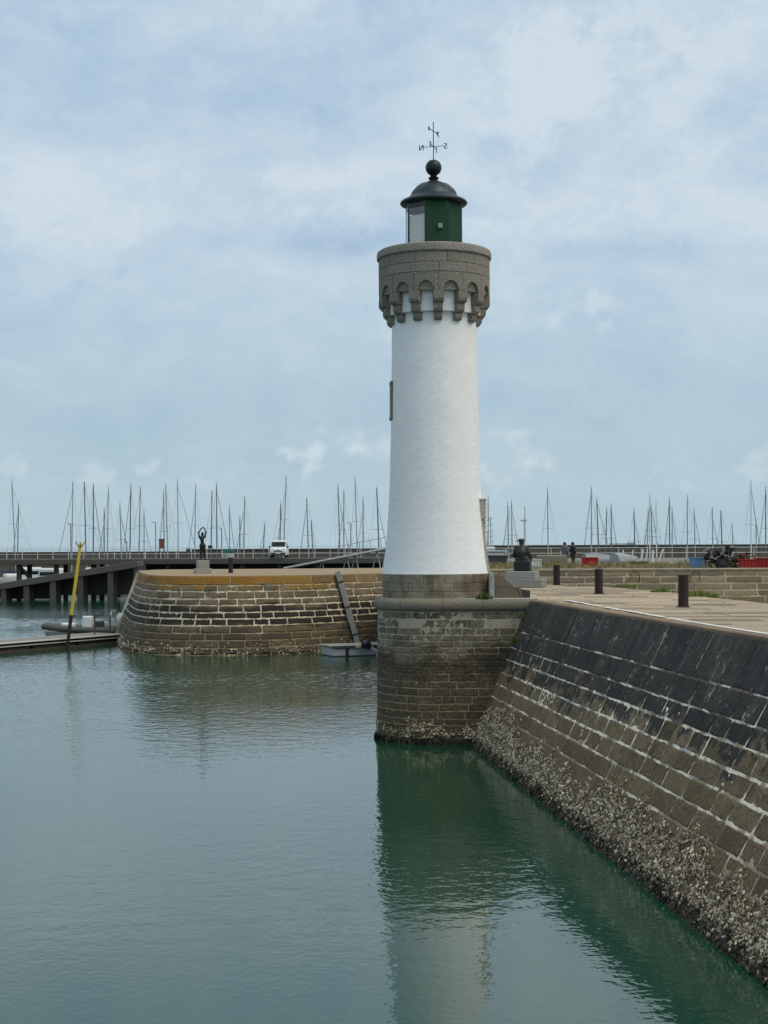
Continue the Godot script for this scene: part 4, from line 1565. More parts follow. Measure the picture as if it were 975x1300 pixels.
func build_quay_things() -> void:
	bollard(Vector3(7.02, DECK, -61.0), 0.83, "rusty dark pipe bollard farthest back, close to the boundary wall", 0.0, "rusty bollards")
	bollard(Vector3(7.22, DECK, -50.4), 0.84, "middle of the three rusty pipe bollards on the near quay", 0.005, "rusty bollards")
	bollard(Vector3(7.90, DECK, -39.6), 0.86, "nearest and largest rusty dark pipe bollard standing on the paving", -0.012, "rusty bollards")
	bollard(Vector3(-9.35, 4.285, -91.2), 0.95, "rusty bollard on the far pier beside the standing statue", 0.0, "rusty bollards")
	# stair wall beside the lighthouse
	var S := thing("stair_wall", "sloping brown granite stair wall against the lighthouse pedestal", "stair wall")
	var z0 := -45.62
	var z1 := -45.95
	var pieces := [
		[[Vector2(3.34, 4.36), Vector2(4.12, 4.36), Vector2(4.02, 4.66), Vector2(3.34, 4.70)], lin(122, 112, 96)],
		[[Vector2(3.34, 4.71), Vector2(3.96, 4.68), Vector2(3.58, 5.02), Vector2(3.34, 5.10)], lin(134, 120, 100)],
		[[Vector2(4.13, 4.36), Vector2(4.2, 4.36), Vector2(4.2, 4.62), Vector2(4.04, 4.66)], lin(110, 102, 90)],
		[[Vector2(4.21, 4.36), Vector2(4.44, 4.36), Vector2(4.44, 4.56), Vector2(4.21, 4.60)], lin(70, 66, 60)],
	]
	for e in pieces:
		var st := begin(e[1])
		var fr := []
		var bk := []
		var mid := Vector3.ZERO
		for v in e[0]:
			fr.append(Vector3(v.x, v.y, z0))
			bk.append(Vector3(v.x, v.y, z1))
			mid += Vector3(v.x, v.y, (z0 + z1) * 0.5) / e[0].size()
		face_out(st, fr, mid)
		face_out(st, bk, mid)
		for k in fr.size():
			var k2: int = (k + 1) % fr.size()
			face_out(st, [fr[k], fr[k2], bk[k2], bk[k]], mid)
		part(done(st), "stone", M.granite, S)
	part(one_box(Vector3(3.26, 4.74, -45.6), Vector3(0.15, 0.78, 0.3), lin(178, 178, 172), 0.02), "end_post", M.concrete, S)
	for k in 4:
		part(one_box(Vector3(4.1 - k * 0.24, 4.36 + 0.08 + k * 0.085, -46.5), Vector3(0.26, 0.16 + k * 0.17, 1.0), lin(150, 142, 128), 0.015), "step", M.granite, S)


# ---------------------------------------------------------------- floating pontoon, pile and boats in the water
func hull(len: float, beam: float, free: float, draft: float, col: Color, deck_col: Color, bow := 1.0) -> ArrayMesh:
	var st := begin(col)
	var n := 14
	var rings := []
	for i in n + 1:
		var t := float(i) / n
		var x := (t - 0.5) * len
		var full := pow(clampf(sin(PI * (0.18 + 0.82 * (1.0 - t))), 0.0, 1.0), 0.55) if t > 0.45 else lerpf(0.82, 1.0, t / 0.45)
		if i == n:
			full = 0.015
		var hb := beam * 0.5 * full
		var sheer := free * (0.92 + 0.22 * t * t * bow)
		var rise := draft * (1.0 - 0.8 * t * t)
		rings.append([Vector3(x + 0.06 * len * t * t * 0.5, sheer, -hb), Vector3(x, 0.0, -hb * 0.9), Vector3(x - 0.02 * len * t, -rise * 0.6, -hb * 0.55), Vector3(x - 0.03 * len * t, -rise, 0), Vector3(x - 0.02 * len * t, -rise * 0.6, hb * 0.55), Vector3(x, 0.0, hb * 0.9), Vector3(x + 0.06 * len * t * t * 0.5, sheer, hb)])
	st.set_smooth_group(0)
	for i in n:
		for j in 6:
			quad(st, rings[i][j], rings[i][j + 1], rings[i + 1][j + 1], rings[i + 1][j])
	st.set_smooth_group(-1)
	face_out(st, rings[0], Vector3.ZERO)
	st.set_color(deck_col)
	for i in n:
		face_out(st, [rings[i][0] - Vector3(0, 0.04, 0), rings[i][6] - Vector3(0, 0.04, 0), rings[i + 1][6] - Vector3(0, 0.04, 0), rings[i + 1][0] - Vector3(0, 0.04, 0)], Vector3(0, -9, 0))
	return done(st)


func outboard(parent: Node, at: Vector3, cowl: Color, tilt: float, s := 1.0) -> void:
	var o := Node3D.new()
	o.name = "outboard_motor"
	parent.add_child(o, true)
	o.position = at
	o.rotation.z = tilt
	var st := begin(cowl)
	tube(st, [Vector3(0.0, 0.18, 0) * s, Vector3(0, 0.3, 0) * s, Vector3(-0.02, 0.52, 0) * s, Vector3(-0.02, 0.62, 0) * s], [0.17 * s, 0.21 * s, 0.2 * s, 0.1 * s], 12)
	part(done(st), "cowl", M.gloss, o)
	part(one_box(Vector3(0, -0.12, 0) * s, Vector3(0.14, 0.62, 0.1) * s, lin(210, 212, 214), 0.03), "leg", M.gloss, o)
	part(one_box(Vector3(-0.06, -0.42, 0) * s, Vector3(0.3, 0.1, 0.12) * s, lin(216, 218, 220), 0.04), "gearcase", M.gloss, o)


func build_pontoon_things() -> void:
	var a := Vector3(-34.0, 0, -63.2)
	var b := Vector3(-16.1, 0, -92.0)
	var dir := (b - a).normalized()
	var side := Vector3(-dir.z, 0, dir.x) * -1.0
	# `side` points away from us
	if side.z > 0.0:
		side = -side
	var turn := Basis(dir, Vector3.UP, dir.cross(Vector3.UP))
	var mid := (a + b) * 0.5 + side * 1.05
	var L := a.distance_to(b)
	var P := thing("floating_pontoon", "long low floating pontoon with pale edge strips lying left of the stone pier", "pontoon")
	part(one_box(mid + Vector3.UP * 0.55, Vector3(L, 0.1, 2.1), lin(150, 146, 138), 0.02, turn), "deck", M.concrete, P)
	part(one_box(mid + Vector3.UP * 0.56 - side * 1.08, Vector3(L, 0.09, 0.07), lin(206, 206, 200), 0.015, turn), "edge_strip", M.matte, P)
	part(one_box(mid + Vector3.UP * 0.56 + side * 1.08, Vector3(L, 0.09, 0.07), lin(206, 206, 200), 0.015, turn), "edge_strip", M.matte, P)
	part(one_box(mid + Vector3.UP * 0.36 - side * 1.0, Vector3(L, 0.06, 0.08), lin(196, 196, 190), 0.012, turn), "side_rail", M.matte, P)
	var n := 9
	for k in n:
		var p := a.lerp(b, (k + 0.5) / n) + side * 1.05
		part(one_box(p + Vector3.UP * 0.16, Vector3(L / n - 0.25, 0.68, 1.9), vary(lin(44, 44, 40), 0.12), 0.05, turn), "float", M.concrete, P)
	part(one_box(mid + Vector3.UP * 0.0 - side * 0.98, Vector3(L, 0.22, 0.1), lin(74, 66, 48), 0.03, turn), "weed_skirt", M.rust, P)
	for e in [[-17.6, -91.0], [-16.9, -92.3]]:
		var q := Vector3(e[0], 0, e[1])
		part(bar(q - Vector3.UP * 1.0, q + Vector3.UP * 1.7, 0.05, lin(96, 76, 70), 8), "guide_post", M.rust, P)
	# yellow mooring pile, leaning, with a spiked crown
	var Y := thing("yellow_pile", "tall leaning yellow mooring pile with a spiked top and black foot", "pile")
	var foot := Vector3(-18.62, -1.0, -87.3)
	var head := Vector3(-17.72, 6.05, -87.3)
	var dark_to := foot.lerp(head, 0.42)
	var st := begin(lin(52, 46, 34))
	tube(st, [foot, dark_to], [0.1, 0.1], 14)
	part(done(st), "weedy_foot", M.rust, Y)
	st = begin(lin(236, 206, 78))
	tube(st, [dark_to, head], [0.098, 0.09], 14)
	part(done(st), "painted_shaft", M.rust, Y)
	for k in 6:
		var ang := TAU * k / 6.0 + 0.2
		var o := Vector3(cos(ang), 0, sin(ang))
		st = begin(lin(200, 170, 60))
		tube(st, [head + o * 0.1 - Vector3.UP * 0.1, head + o * 0.32 + Vector3.UP * 0.2], [0.045, 0.012], 6)
		part(done(st), "spike", M.rust, Y)
	# rigid inflatable moored on the far side of the pontoon
	var B := thing("inflatable_boat", "grey rigid inflatable boat with console and outboard moored behind the pontoon", "boat", Vector3(-20.2, 0.0, -100.0), deg_to_rad(176.0))
	var s := begin(lin(86, 88, 80))
	for sg in [-1.0, 1.0]:
		var pts := []
		var rad := []
		for k in 11:
			var t := k / 10.0
			var z: float = sg * (0.95 if t < 0.55 else 0.95 * sqrt(maxf(0.0, 1.0 - pow((t - 0.55) / 0.47, 2.0))))
			pts.append(Vector3(-2.5 + 5.0 * t, 0.38 + 0.25 * t * t, z))
			rad.append(0.21 if t > 0.05 else 0.14)
		tube(s, pts, rad, 12)
	part(done(s), "tube", M.matte, B)
	part(hull(4.9, 1.7, 0.3, 0.3, lin(190, 190, 186), lin(150, 150, 146)), "hull", M.gloss, B)
	part(one_box(Vector3(-0.4, 0.85, 0), Vector3(0.6, 0.9, 0.7), lin(226, 228, 226), 0.06), "console", M.gloss, B)
	part(one_box(Vector3(-0.12, 1.3, 0), Vector3(0.05, 0.5, 0.7), lin(104, 128, 138), 0.015, Basis(Vector3(0, 0, 1), 0.3)), "windscreen", M.gloss, B)
	part(one_box(Vector3(-1.2, 0.72, 0), Vector3(0.5, 0.5, 0.8), lin(60, 60, 62), 0.06), "seat", M.matte, B)
	s = begin(lin(205, 206, 204))
	tube(s, [Vector3(-2.1, 0.6, -0.7), Vector3(-2.15, 1.65, -0.6), Vector3(-2.15, 1.65, 0.6), Vector3(-2.1, 0.6, 0.7)], [0.03, 0.03, 0.03, 0.03], 8)
	part(done(s), "roll_bar", M.metal, B)
	part(one_box(Vector3(0.9, 0.62, 0), Vector3(0.9, 0.45, 0.6), lin(222, 222, 216), 0.08), "bow_locker", M.gloss, B)
	outboard(B, Vector3(-2.65, 0.55, 0), lin(206, 208, 208), 0.0, 1.5)
	# flat work raft with an outboard under the pier wall
	var W := thing("work_raft", "flat grey work raft with a tilted outboard motor moored against the stone pier", "raft", Vector3(-0.62, 0, -81.9), deg_to_rad(24.0))
	part(one_box(Vector3(0, 0.26, 0), Vector3(5.4, 0.5, 1.9), lin(178, 182, 184), 0.06), "hull", M.matte, W)
	for k in 7:
		part(one_box(Vector3(0, 0.565, -0.86 + k * 0.287), Vector3(5.7, 0.05, 0.27), vary(lin(176, 172, 164), 0.1), 0.01), "deck_plank", M.rust, W)
	part(one_box(Vector3(0, 0.52, 1.0), Vector3(5.7, 0.14, 0.06), lin(74, 74, 76), 0.02), "rubbing_strake", M.matte, W)
	part(one_box(Vector3(-1.3, 0.56, 1.05), Vector3(0.34, 0.22, 0.1), lin(214, 200, 160), 0.03), "fender_pad", M.matte, W)
	part(one_box(Vector3(-1.95, 0.2, 0.98), Vector3(0.16, 0.5, 0.06), lin(36, 36, 38), 0.01), "strap", M.matte, W)
	outboard(W, Vector3(-0.62, 0.42, 1.3), lin(34, 40, 58), 1.0, 1.1)


# ---------------------------------------------------------------- things on the jetty
func person(at: Vector3, turn: float, label: String, top: Color, legs: Color, skin: Color, hair: Color, bag: bool) -> void:
	var P := thing("person", label, "person", at, turn, "people by the yard")
	var b := [
		[Vector3(-0.09, 0.09, 0), Vector3(-0.09, 0.48, 0.01), 0.055, 0.07],
		[Vector3(-0.09, 0.48, 0.01), Vector3(-0.09, 0.88, 0), 0.075, 0.105],
		[Vector3(0.09, 0.09, 0.12), Vector3(0.09, 0.48, 0.05), 0.055, 0.07],
		[Vector3(0.09, 0.48, 0.05), Vector3(0.09, 0.88, 0), 0.075, 0.105],
		[Vector3(-0.09, 0.05, 0.0), Vector3(-0.09, 0.04, 0.14), 0.05, 0.04],
		[Vector3(0.09, 0.05, 0.12), Vector3(0.09, 0.04, 0.26), 0.05, 0.04],
		[Vector3(0, 0.9, 0), Vector3(0, 1.15, 0), 0.15, 0.14],
		[Vector3(0, 1.15, 0), Vector3(0, 1.32, 0), 0.15, 0.16],
		[Vector3(-0.17, 1.38, 0), Vector3(0.17, 1.38, 0), 0.075, 0.075],
		[Vector3(0, 1.4, 0), Vector3(0, 1.5, 0.01), 0.055, 0.05],
		[Vector3(0, 1.58, 0.02), Vector3(0, 1.64, 0.01), 0.092, 0.1],
		[Vector3(0, 1.58, 0.12), Vector3(0, 1.57, 0.125), 0.02, 0.02],
		[Vector3(-0.21, 1.37, 0), Vector3(-0.27, 1.1, -0.03), 0.06, 0.05],
		[Vector3(-0.27, 1.1, -0.03), Vector3(-0.24, 0.86, 0.08), 0.048, 0.036],
		[Vector3(0.21, 1.37, 0), Vector3(0.26, 1.1, -0.03), 0.06, 0.05],
		[Vector3(0.26, 1.1, -0.03), Vector3(0.22, 0.88, 0.12), 0.048, 0.036],
	]
	for sg in [-1.0, 1.0]:
		for f in 4:
			b.append([Vector3(sg * 0.23, 0.84, 0.07 + f * 0.018), Vector3(sg * 0.225, 0.75 + absf(f - 1.5) * 0.01, 0.09 + f * 0.018), 0.011, 0.009])
		b.append([Vector3(sg * 0.225, 0.84, 0.12), Vector3(sg * 0.2, 0.79, 0.15), 0.011, 0.009])
	part(body(b, 0.03, 0.05, skin), "body", M.matte, P)
	var shirt := [b[6], b[7], b[8], b[12], b[14], [Vector3(-0.27, 1.1, -0.03), Vector3(-0.25, 0.96, 0.04), 0.05, 0.045], [Vector3(0.26, 1.1, -0.03), Vector3(0.235, 0.97, 0.07), 0.05, 0.045]]
	var grown := []
	for e in shirt:
		grown.append([e[0], e[1], e[2] + 0.022, e[3] + 0.022])
	part(body(grown, 0.034, 0.05, top), "jacket", M.matte, P)
	grown = []
	for k in [0, 1, 2, 3]:
		grown.append([b[k][0], b[k][1], b[k][2] + 0.022, b[k][3] + 0.022])
	grown.append([Vector3(-0.05, 0.92, 0), Vector3(0.05, 0.92, 0), 0.15, 0.15])
	part(body(grown, 0.034, 0.05, legs), "trousers", M.matte, P)
	part(body([[Vector3(0, 1.62, -0.02), Vector3(0, 1.66, -0.01), 0.112, 0.1]], 0.03, 0.03, hair), "hair", M.matte, P)
	if bag:
		part(one_box(Vector3(0.3, 1.0, 0.02), Vector3(0.14, 0.32, 0.3), lin(214, 212, 206), 0.05), "shoulder_bag", M.matte, P)


func lamp_post(at: Vector3, h: float, arm: float, label: String) -> void:
	var o := thing("lamp_post", label, "lamp post", at, 0.0, "grey lamp posts")
	part(bar(Vector3.ZERO, Vector3(0, h, 0), 0.06, lin(150, 152, 152), 8), "post", M.matte, o)
	part(one_box(Vector3(arm * 0.5, h + 0.03, 0), Vector3(absf(arm), 0.07, 0.16), lin(120, 122, 124), 0.02), "lamp_head", M.matte, o)


func build_jetty_things() -> void:
	var y := 4.53
	var z := -169.6
	# white van, seen from the front
	var V := thing("white_van", "white van parked nose-on at the jetty railing", "van", Vector3(-11.9, y, -170.2))
	var white := lin(226, 228, 228)
	var st := begin(white)
	var half := 0.93
	var prof := [Vector2(2.4, 0.32), Vector2(2.45, 0.75), Vector2(2.35, 0.98), Vector2(1.65, 1.2), Vector2(0.95, 1.82), Vector2(0.6, 1.93), Vector2(-2.3, 1.95), Vector2(-2.42, 1.7), Vector2(-2.42, 0.35)]
	var rings := []
	for sx in [-1.0, -0.88, 0.88, 1.0]:
		var ring := []
		for v in prof:
			var tuck := 0.12 if v.y > 1.1 else 0.0
			var inset := 0.0 if absf(sx) < 0.95 else 0.06
			ring.append(Vector3(sx * (half - tuck), v.y - (inset if v.y > 1.0 else 0.0), v.x - signf(v.x) * inset))
		rings.append(ring)
	var mid := Vector3(0, 1.0, 0)
	for r in 3:
		for k in prof.size():
			var k2 := (k + 1) % prof.size()
			face_out(st, [rings[r][k], rings[r][k2], rings[r + 1][k2], rings[r + 1][k]], mid)
	for r in [0, 3]:
		for k in prof.size():
			face_out(st, [rings[r][k], rings[r][(k + 1) % prof.size()], Vector3(rings[r][0].x, 1.0, 0)], mid)
	part(done(st), "body", M.gloss, V)
	var wn := Vector3(0, 0.7, 0.62).normalized()
	var wb := Basis(Vector3.RIGHT, Vector3.RIGHT.cross(wn) * -1.0, wn)
	part(one_box(Vector3(0, 1.53, 1.33), Vector3(1.5, 0.78, 0.04), Color.BLACK, 0.0, Basis(Vector3.RIGHT, -0.845)), "windscreen", M.dark_glass, V)
	part(one_box(Vector3(0, 0.78, 2.46), Vector3(0.9, 0.12, 0.05), lin(34, 34, 36), 0.01), "grille", M.matte, V)
	part(one_box(Vector3(0, 0.45, 2.43), Vector3(1.6, 0.22, 0.08), lin(46, 48, 50), 0.03), "bumper", M.matte, V)
	part(one_box(Vector3(0, 0.5, 2.485), Vector3(0.5, 0.11, 0.02), lin(220, 220, 210), 0.0), "number_plate", M.matte, V)
	part(one_box(Vector3(0, 0.9, 2.44), Vector3(0.16, 0.14, 0.03), lin(150, 154, 156), 0.03), "badge", M.metal, V)
	for sg in [-1.0, 1.0]:
		part(one_box(Vector3(sg * 0.66, 0.9, 2.36), Vector3(0.36, 0.2, 0.08), lin(190, 196, 200), 0.03), "headlight", M.gloss, V)
		part(one_box(Vector3(sg * 1.03, 1.22, 1.5), Vector3(0.16, 0.28, 0.16), lin(40, 42, 44), 0.03), "mirror", M.matte, V)
		part(one_box(Vector3(sg * 0.865, 1.48, 0.4), Vector3(0.03, 0.42, 0.9), Color.BLACK, 0.0), "side_window", M.dark_glass, V)
		for wz in [1.6, -1.5]:
			var o := Node3D.new()
			o.name = "wheel"
			V.add_child(o, true)
			o.position = Vector3(sg * 0.8, 0.33, wz)
			o.rotation.z = PI / 2
			part(turned([Vector2(0.2, -0.11), Vector2(0.3, -0.11), Vector2(0.33, -0.07), Vector2(0.33, 0.07), Vector2(0.3, 0.11), Vector2(0.2, 0.11)], Vector3.ZERO, lin(34, 34, 35), 20), "tyre", M.matte, o)
			part(turned([Vector2(0.0, -0.1), Vector2(0.2, -0.1), Vector2(0.2, 0.1), Vector2(0.0, 0.1)], Vector3.ZERO, lin(150, 152, 154), 16), "rim", M.metal, o)
	# information board
	var I := thing("information_board", "brown information board on two dark legs on the jetty", "board", Vector3(-25.2, y, z))
	part(one_box(Vector3(0, 1.6, 0), Vector3(0.62, 1.0, 0.1), lin(120, 82, 66), 0.02), "panel", M.matte, I)
	part(one_box(Vector3(0, 2.14, 0), Vector3(0.7, 0.1, 0.14), lin(52, 44, 42), 0.02), "hood", M.matte, I)
	for sg in [-1.0, 1.0]:
		part(bar(Vector3(sg * 0.24, 0, 0), Vector3(sg * 0.24, 1.15, 0), 0.06, lin(58, 46, 44), 8), "leg", M.matte, I)
	# tub of teal netting
	var N := thing("net_tub", "white tub heaped with teal fishing net on the jetty near the far bollard", "tub", Vector3(-17.6, y, -169.4))
	part(turned([Vector2(0.0, 0.02), Vector2(0.62, 0.02), Vector2(0.72, 0.5), Vector2(0.66, 0.5), Vector2(0.64, 0.42), Vector2(0.0, 0.42)], Vector3.ZERO, lin(204, 206, 200), 24), "tub", M.matte, N)
	part(body([[Vector3(-0.35, 0.62, 0), Vector3(0.4, 0.66, 0.05), 0.32, 0.36], [Vector3(0, 0.8, 0), Vector3(0.15, 0.95, 0), 0.3, 0.22], [Vector3(0.4, 0.6, 0.2), Vector3(0.7, 0.5, 0.2), 0.2, 0.12], [Vector3(-0.5, 0.55, 0.1), Vector3(-0.7, 0.45, 0.1), 0.2, 0.1]], 0.06, 0.08, lin(38, 98, 94)), "net", M.rust, N)
	for e in [[-22.2, 0.95, "small dark notice board left of the standing statue on the jetty"], [-19.7, 1.25, "small dark notice board right of the standing statue on the jetty"]]:
		var B := thing("notice_board", e[2], "sign", Vector3(e[0], y, z), 0.0, "dark notice boards")
		part(one_box(Vector3(0, e[1], 0), Vector3(0.5, 0.36, 0.05), lin(42, 50, 52), 0.01), "board", M.matte, B)
		part(bar(Vector3.ZERO, Vector3(0, e[1] - 0.15, -0.03), 0.03, lin(120, 122, 122), 6), "post", M.matte, B)
	lamp_post(Vector3(-26.1, y, -171), 4.05, -0.4, "grey lamp post beside the brown information board")
	lamp_post(Vector3(-35.8, y, -171), 3.95, -0.4, "grey lamp post on the jetty near the yellow pile")
	lamp_post(Vector3(-3.8, y, -171), 3.9, -0.45, "grey lamp post on the jetty close to the lighthouse shaft")
	lamp_post(Vector3(-18.3, y, -168.6), 3.3, -0.25, "pale post beside the tub of teal net")
	lamp_post(Vector3(-29.4, y, -171), 1.9, -0.25, "short grey lamp post on the jetty above the ramp")
	# footbridge with trestle legs beyond the pier
	var G := thing("gangway", "grey metal gangway sloping up on trestles behind the stone pier", "gangway")
	var a := Vector3(-7.9, 4.12, -118)
	var b := Vector3(0.6, 5.75, -118)
	var grey := lin(176, 178, 176)
	for zz in [-0.5, 0.5]:
		part(bar(a + Vector3(0, 0, zz), b + Vector3(0, 0, zz), 0.1, grey, 6), "stringer", M.metal, G)
	part(one_box((a + b) * 0.5 + Vector3.UP * 0.09, Vector3(a.distance_to(b), 0.05, 1.0), lin(160, 160, 156), 0.01, Basis(Vector3(0, 0, 1), (b - a).angle_to(Vector3.RIGHT))), "walkway", M.metal, G)
	for t in [0.35, 0.58, 0.66, 0.86, 0.95]:
		var p := a.lerp(b, t)
		for sg in [-1.0, 1.0]:
			part(bar(p, Vector3(p.x + sg * 0.7, 2.2, p.z + sg * 0.4), 0.055, grey, 6), "trestle_leg", M.metal, G)
	for k in 6:
		var p2 := a.lerp(b, 0.5 + k * 0.1)
		part(bar(p2, p2 + Vector3.UP * 0.9, 0.03, grey, 6), "handrail_post", M.metal, G)
	part(bar(a.lerp(b, 0.5) + Vector3.UP * 0.9, b + Vector3.UP * 0.9, 0.03, grey, 6), "handrail", M.metal, G)
	part(one_box(Vector3(-3.0, 1.0, -118), Vector3(13, 2.4, 3.0), lin(96, 92, 84), 0.05), "footing", M.concrete, G)


# ---------------------------------------------------------------- sailing boats in the marina
const BOATS := [[-56.5,-230,15.9,-0.71,1,2.9,0],[-56.4,-230,12.3,0.23,-1,0.5,1],[-44.9,-215,15.2,0.19,-1,2.0,0],[-40.3,-203,14.7,-0.37,1,2.1,1],[-37.1,-191,13.8,0.00,1,1.1,1],[-38.9,-208,10.9,0.00,-1,0.7,1],[-38.7,-209,14.0,0.20,-1,1.1,0],[-33.2,-190,11.2,-0.33,1,0.9,0],[-32.5,-191,13.6,0.19,-1,0.7,1],[-39.4,-240,15.4,0.33,-1,1.6,1],[-35.6,-222,10.9,0.01,1,1.4,0],[-29.3,-200,13.1,-0.18,-1,0.5,0],[-30.4,-211,14.6,-0.37,1,1.6,0],[-32.8,-239,16.2,-0.18,1,3.3,0],[-29.8,-235,15.4,0.23,-1,0.9,0],[-26.9,-232,14.5,0.24,-1,1.0,1],[-23.2,-208,14.4,-0.07,1,1.8,1],[-22.1,-214,11.4,0.02,1,0.6,0],[-21.5,-223,10.0,0.02,1,1.1,1],[-18.0,-191,12.2,0.23,-1,1.1,0],[-17.7,-217,9.0,0.37,-1,0.8,1],[-14.2,-202,11.5,0.26,1,1.0,1],[-15.9,-234,16.8,0.63,-1,1.0,0],[-9.5,-191,12.0,-0.37,-1,1.2,0],[-10.4,-223,9.6,-0.45,1,0.5,1],[-6.8,-233,15.2,-0.35,1,1.4,1],[-5.4,-200,13.3,0.05,-1,0.8,0],[-4.1,-235,16.3,-0.43,-1,1.2,0],[-3.3,-233,13.1,0.05,-1,1.1,1],[-0.5,-189,13.2,-0.40,1,1.2,1],[15.6,-225,12.9,0.08,1,0.7,0],[15.7,-188,10.9,-0.15,-1,0.8,0],[18.3,-214,12.0,-0.04,1,1.0,0],[23.1,-211,13.6,-0.01,-1,1.0,0],[27.5,-199,13.5,0.10,-1,0.9,0],[29.5,-205,12.0,-0.33,1,1.7,1],[33.9,-230,11.3,0.34,-1,1.0,1],[30.9,-204,11.1,0.08,1,0.8,1],[32.9,-196,10.2,-0.16,1,0.7,1],[39.2,-224,10.7,0.35,-1,0.5,0],[37.4,-211,13.0,0.11,-1,0.7,2],[41.3,-230,11.7,-0.26,1,1.0,1],[36.4,-200,11.3,-0.02,1,0.6,2],[39.1,-205,12.0,-0.00,-1,0.6,1],[44.2,-230,11.2,0.10,1,0.8,0],[43.3,-214,12.6,0.11,-1,1.2,0],[44.5,-214,10.8,-0.15,1,1.0,0],[43.9,-200,10.8,-0.02,1,0.9,0],[42.8,-189,10.1,-0.26,-1,0.6,1],[55.2,-237,9.1,-0.08,1,0.6,0],[47.0,-192,14.0,0.13,1,1.1,2],[57.6,-232,9.3,0.09,-1,0.6,0],[52.7,-207,13.4,0.13,-1,0.9,1]]
const ORDINAL := ["first", "second", "third", "fourth", "fifth", "sixth", "seventh", "eighth", "ninth", "tenth", "eleventh", "twelfth", "thirteenth", "fourteenth", "fifteenth", "sixteenth", "seventeenth", "eighteenth", "nineteenth", "twentieth", "twenty-first", "twenty-second", "twenty-third", "twenty-fourth", "twenty-fifth", "twenty-sixth", "twenty-seventh", "twenty-eighth", "twenty-ninth", "thirtieth"]


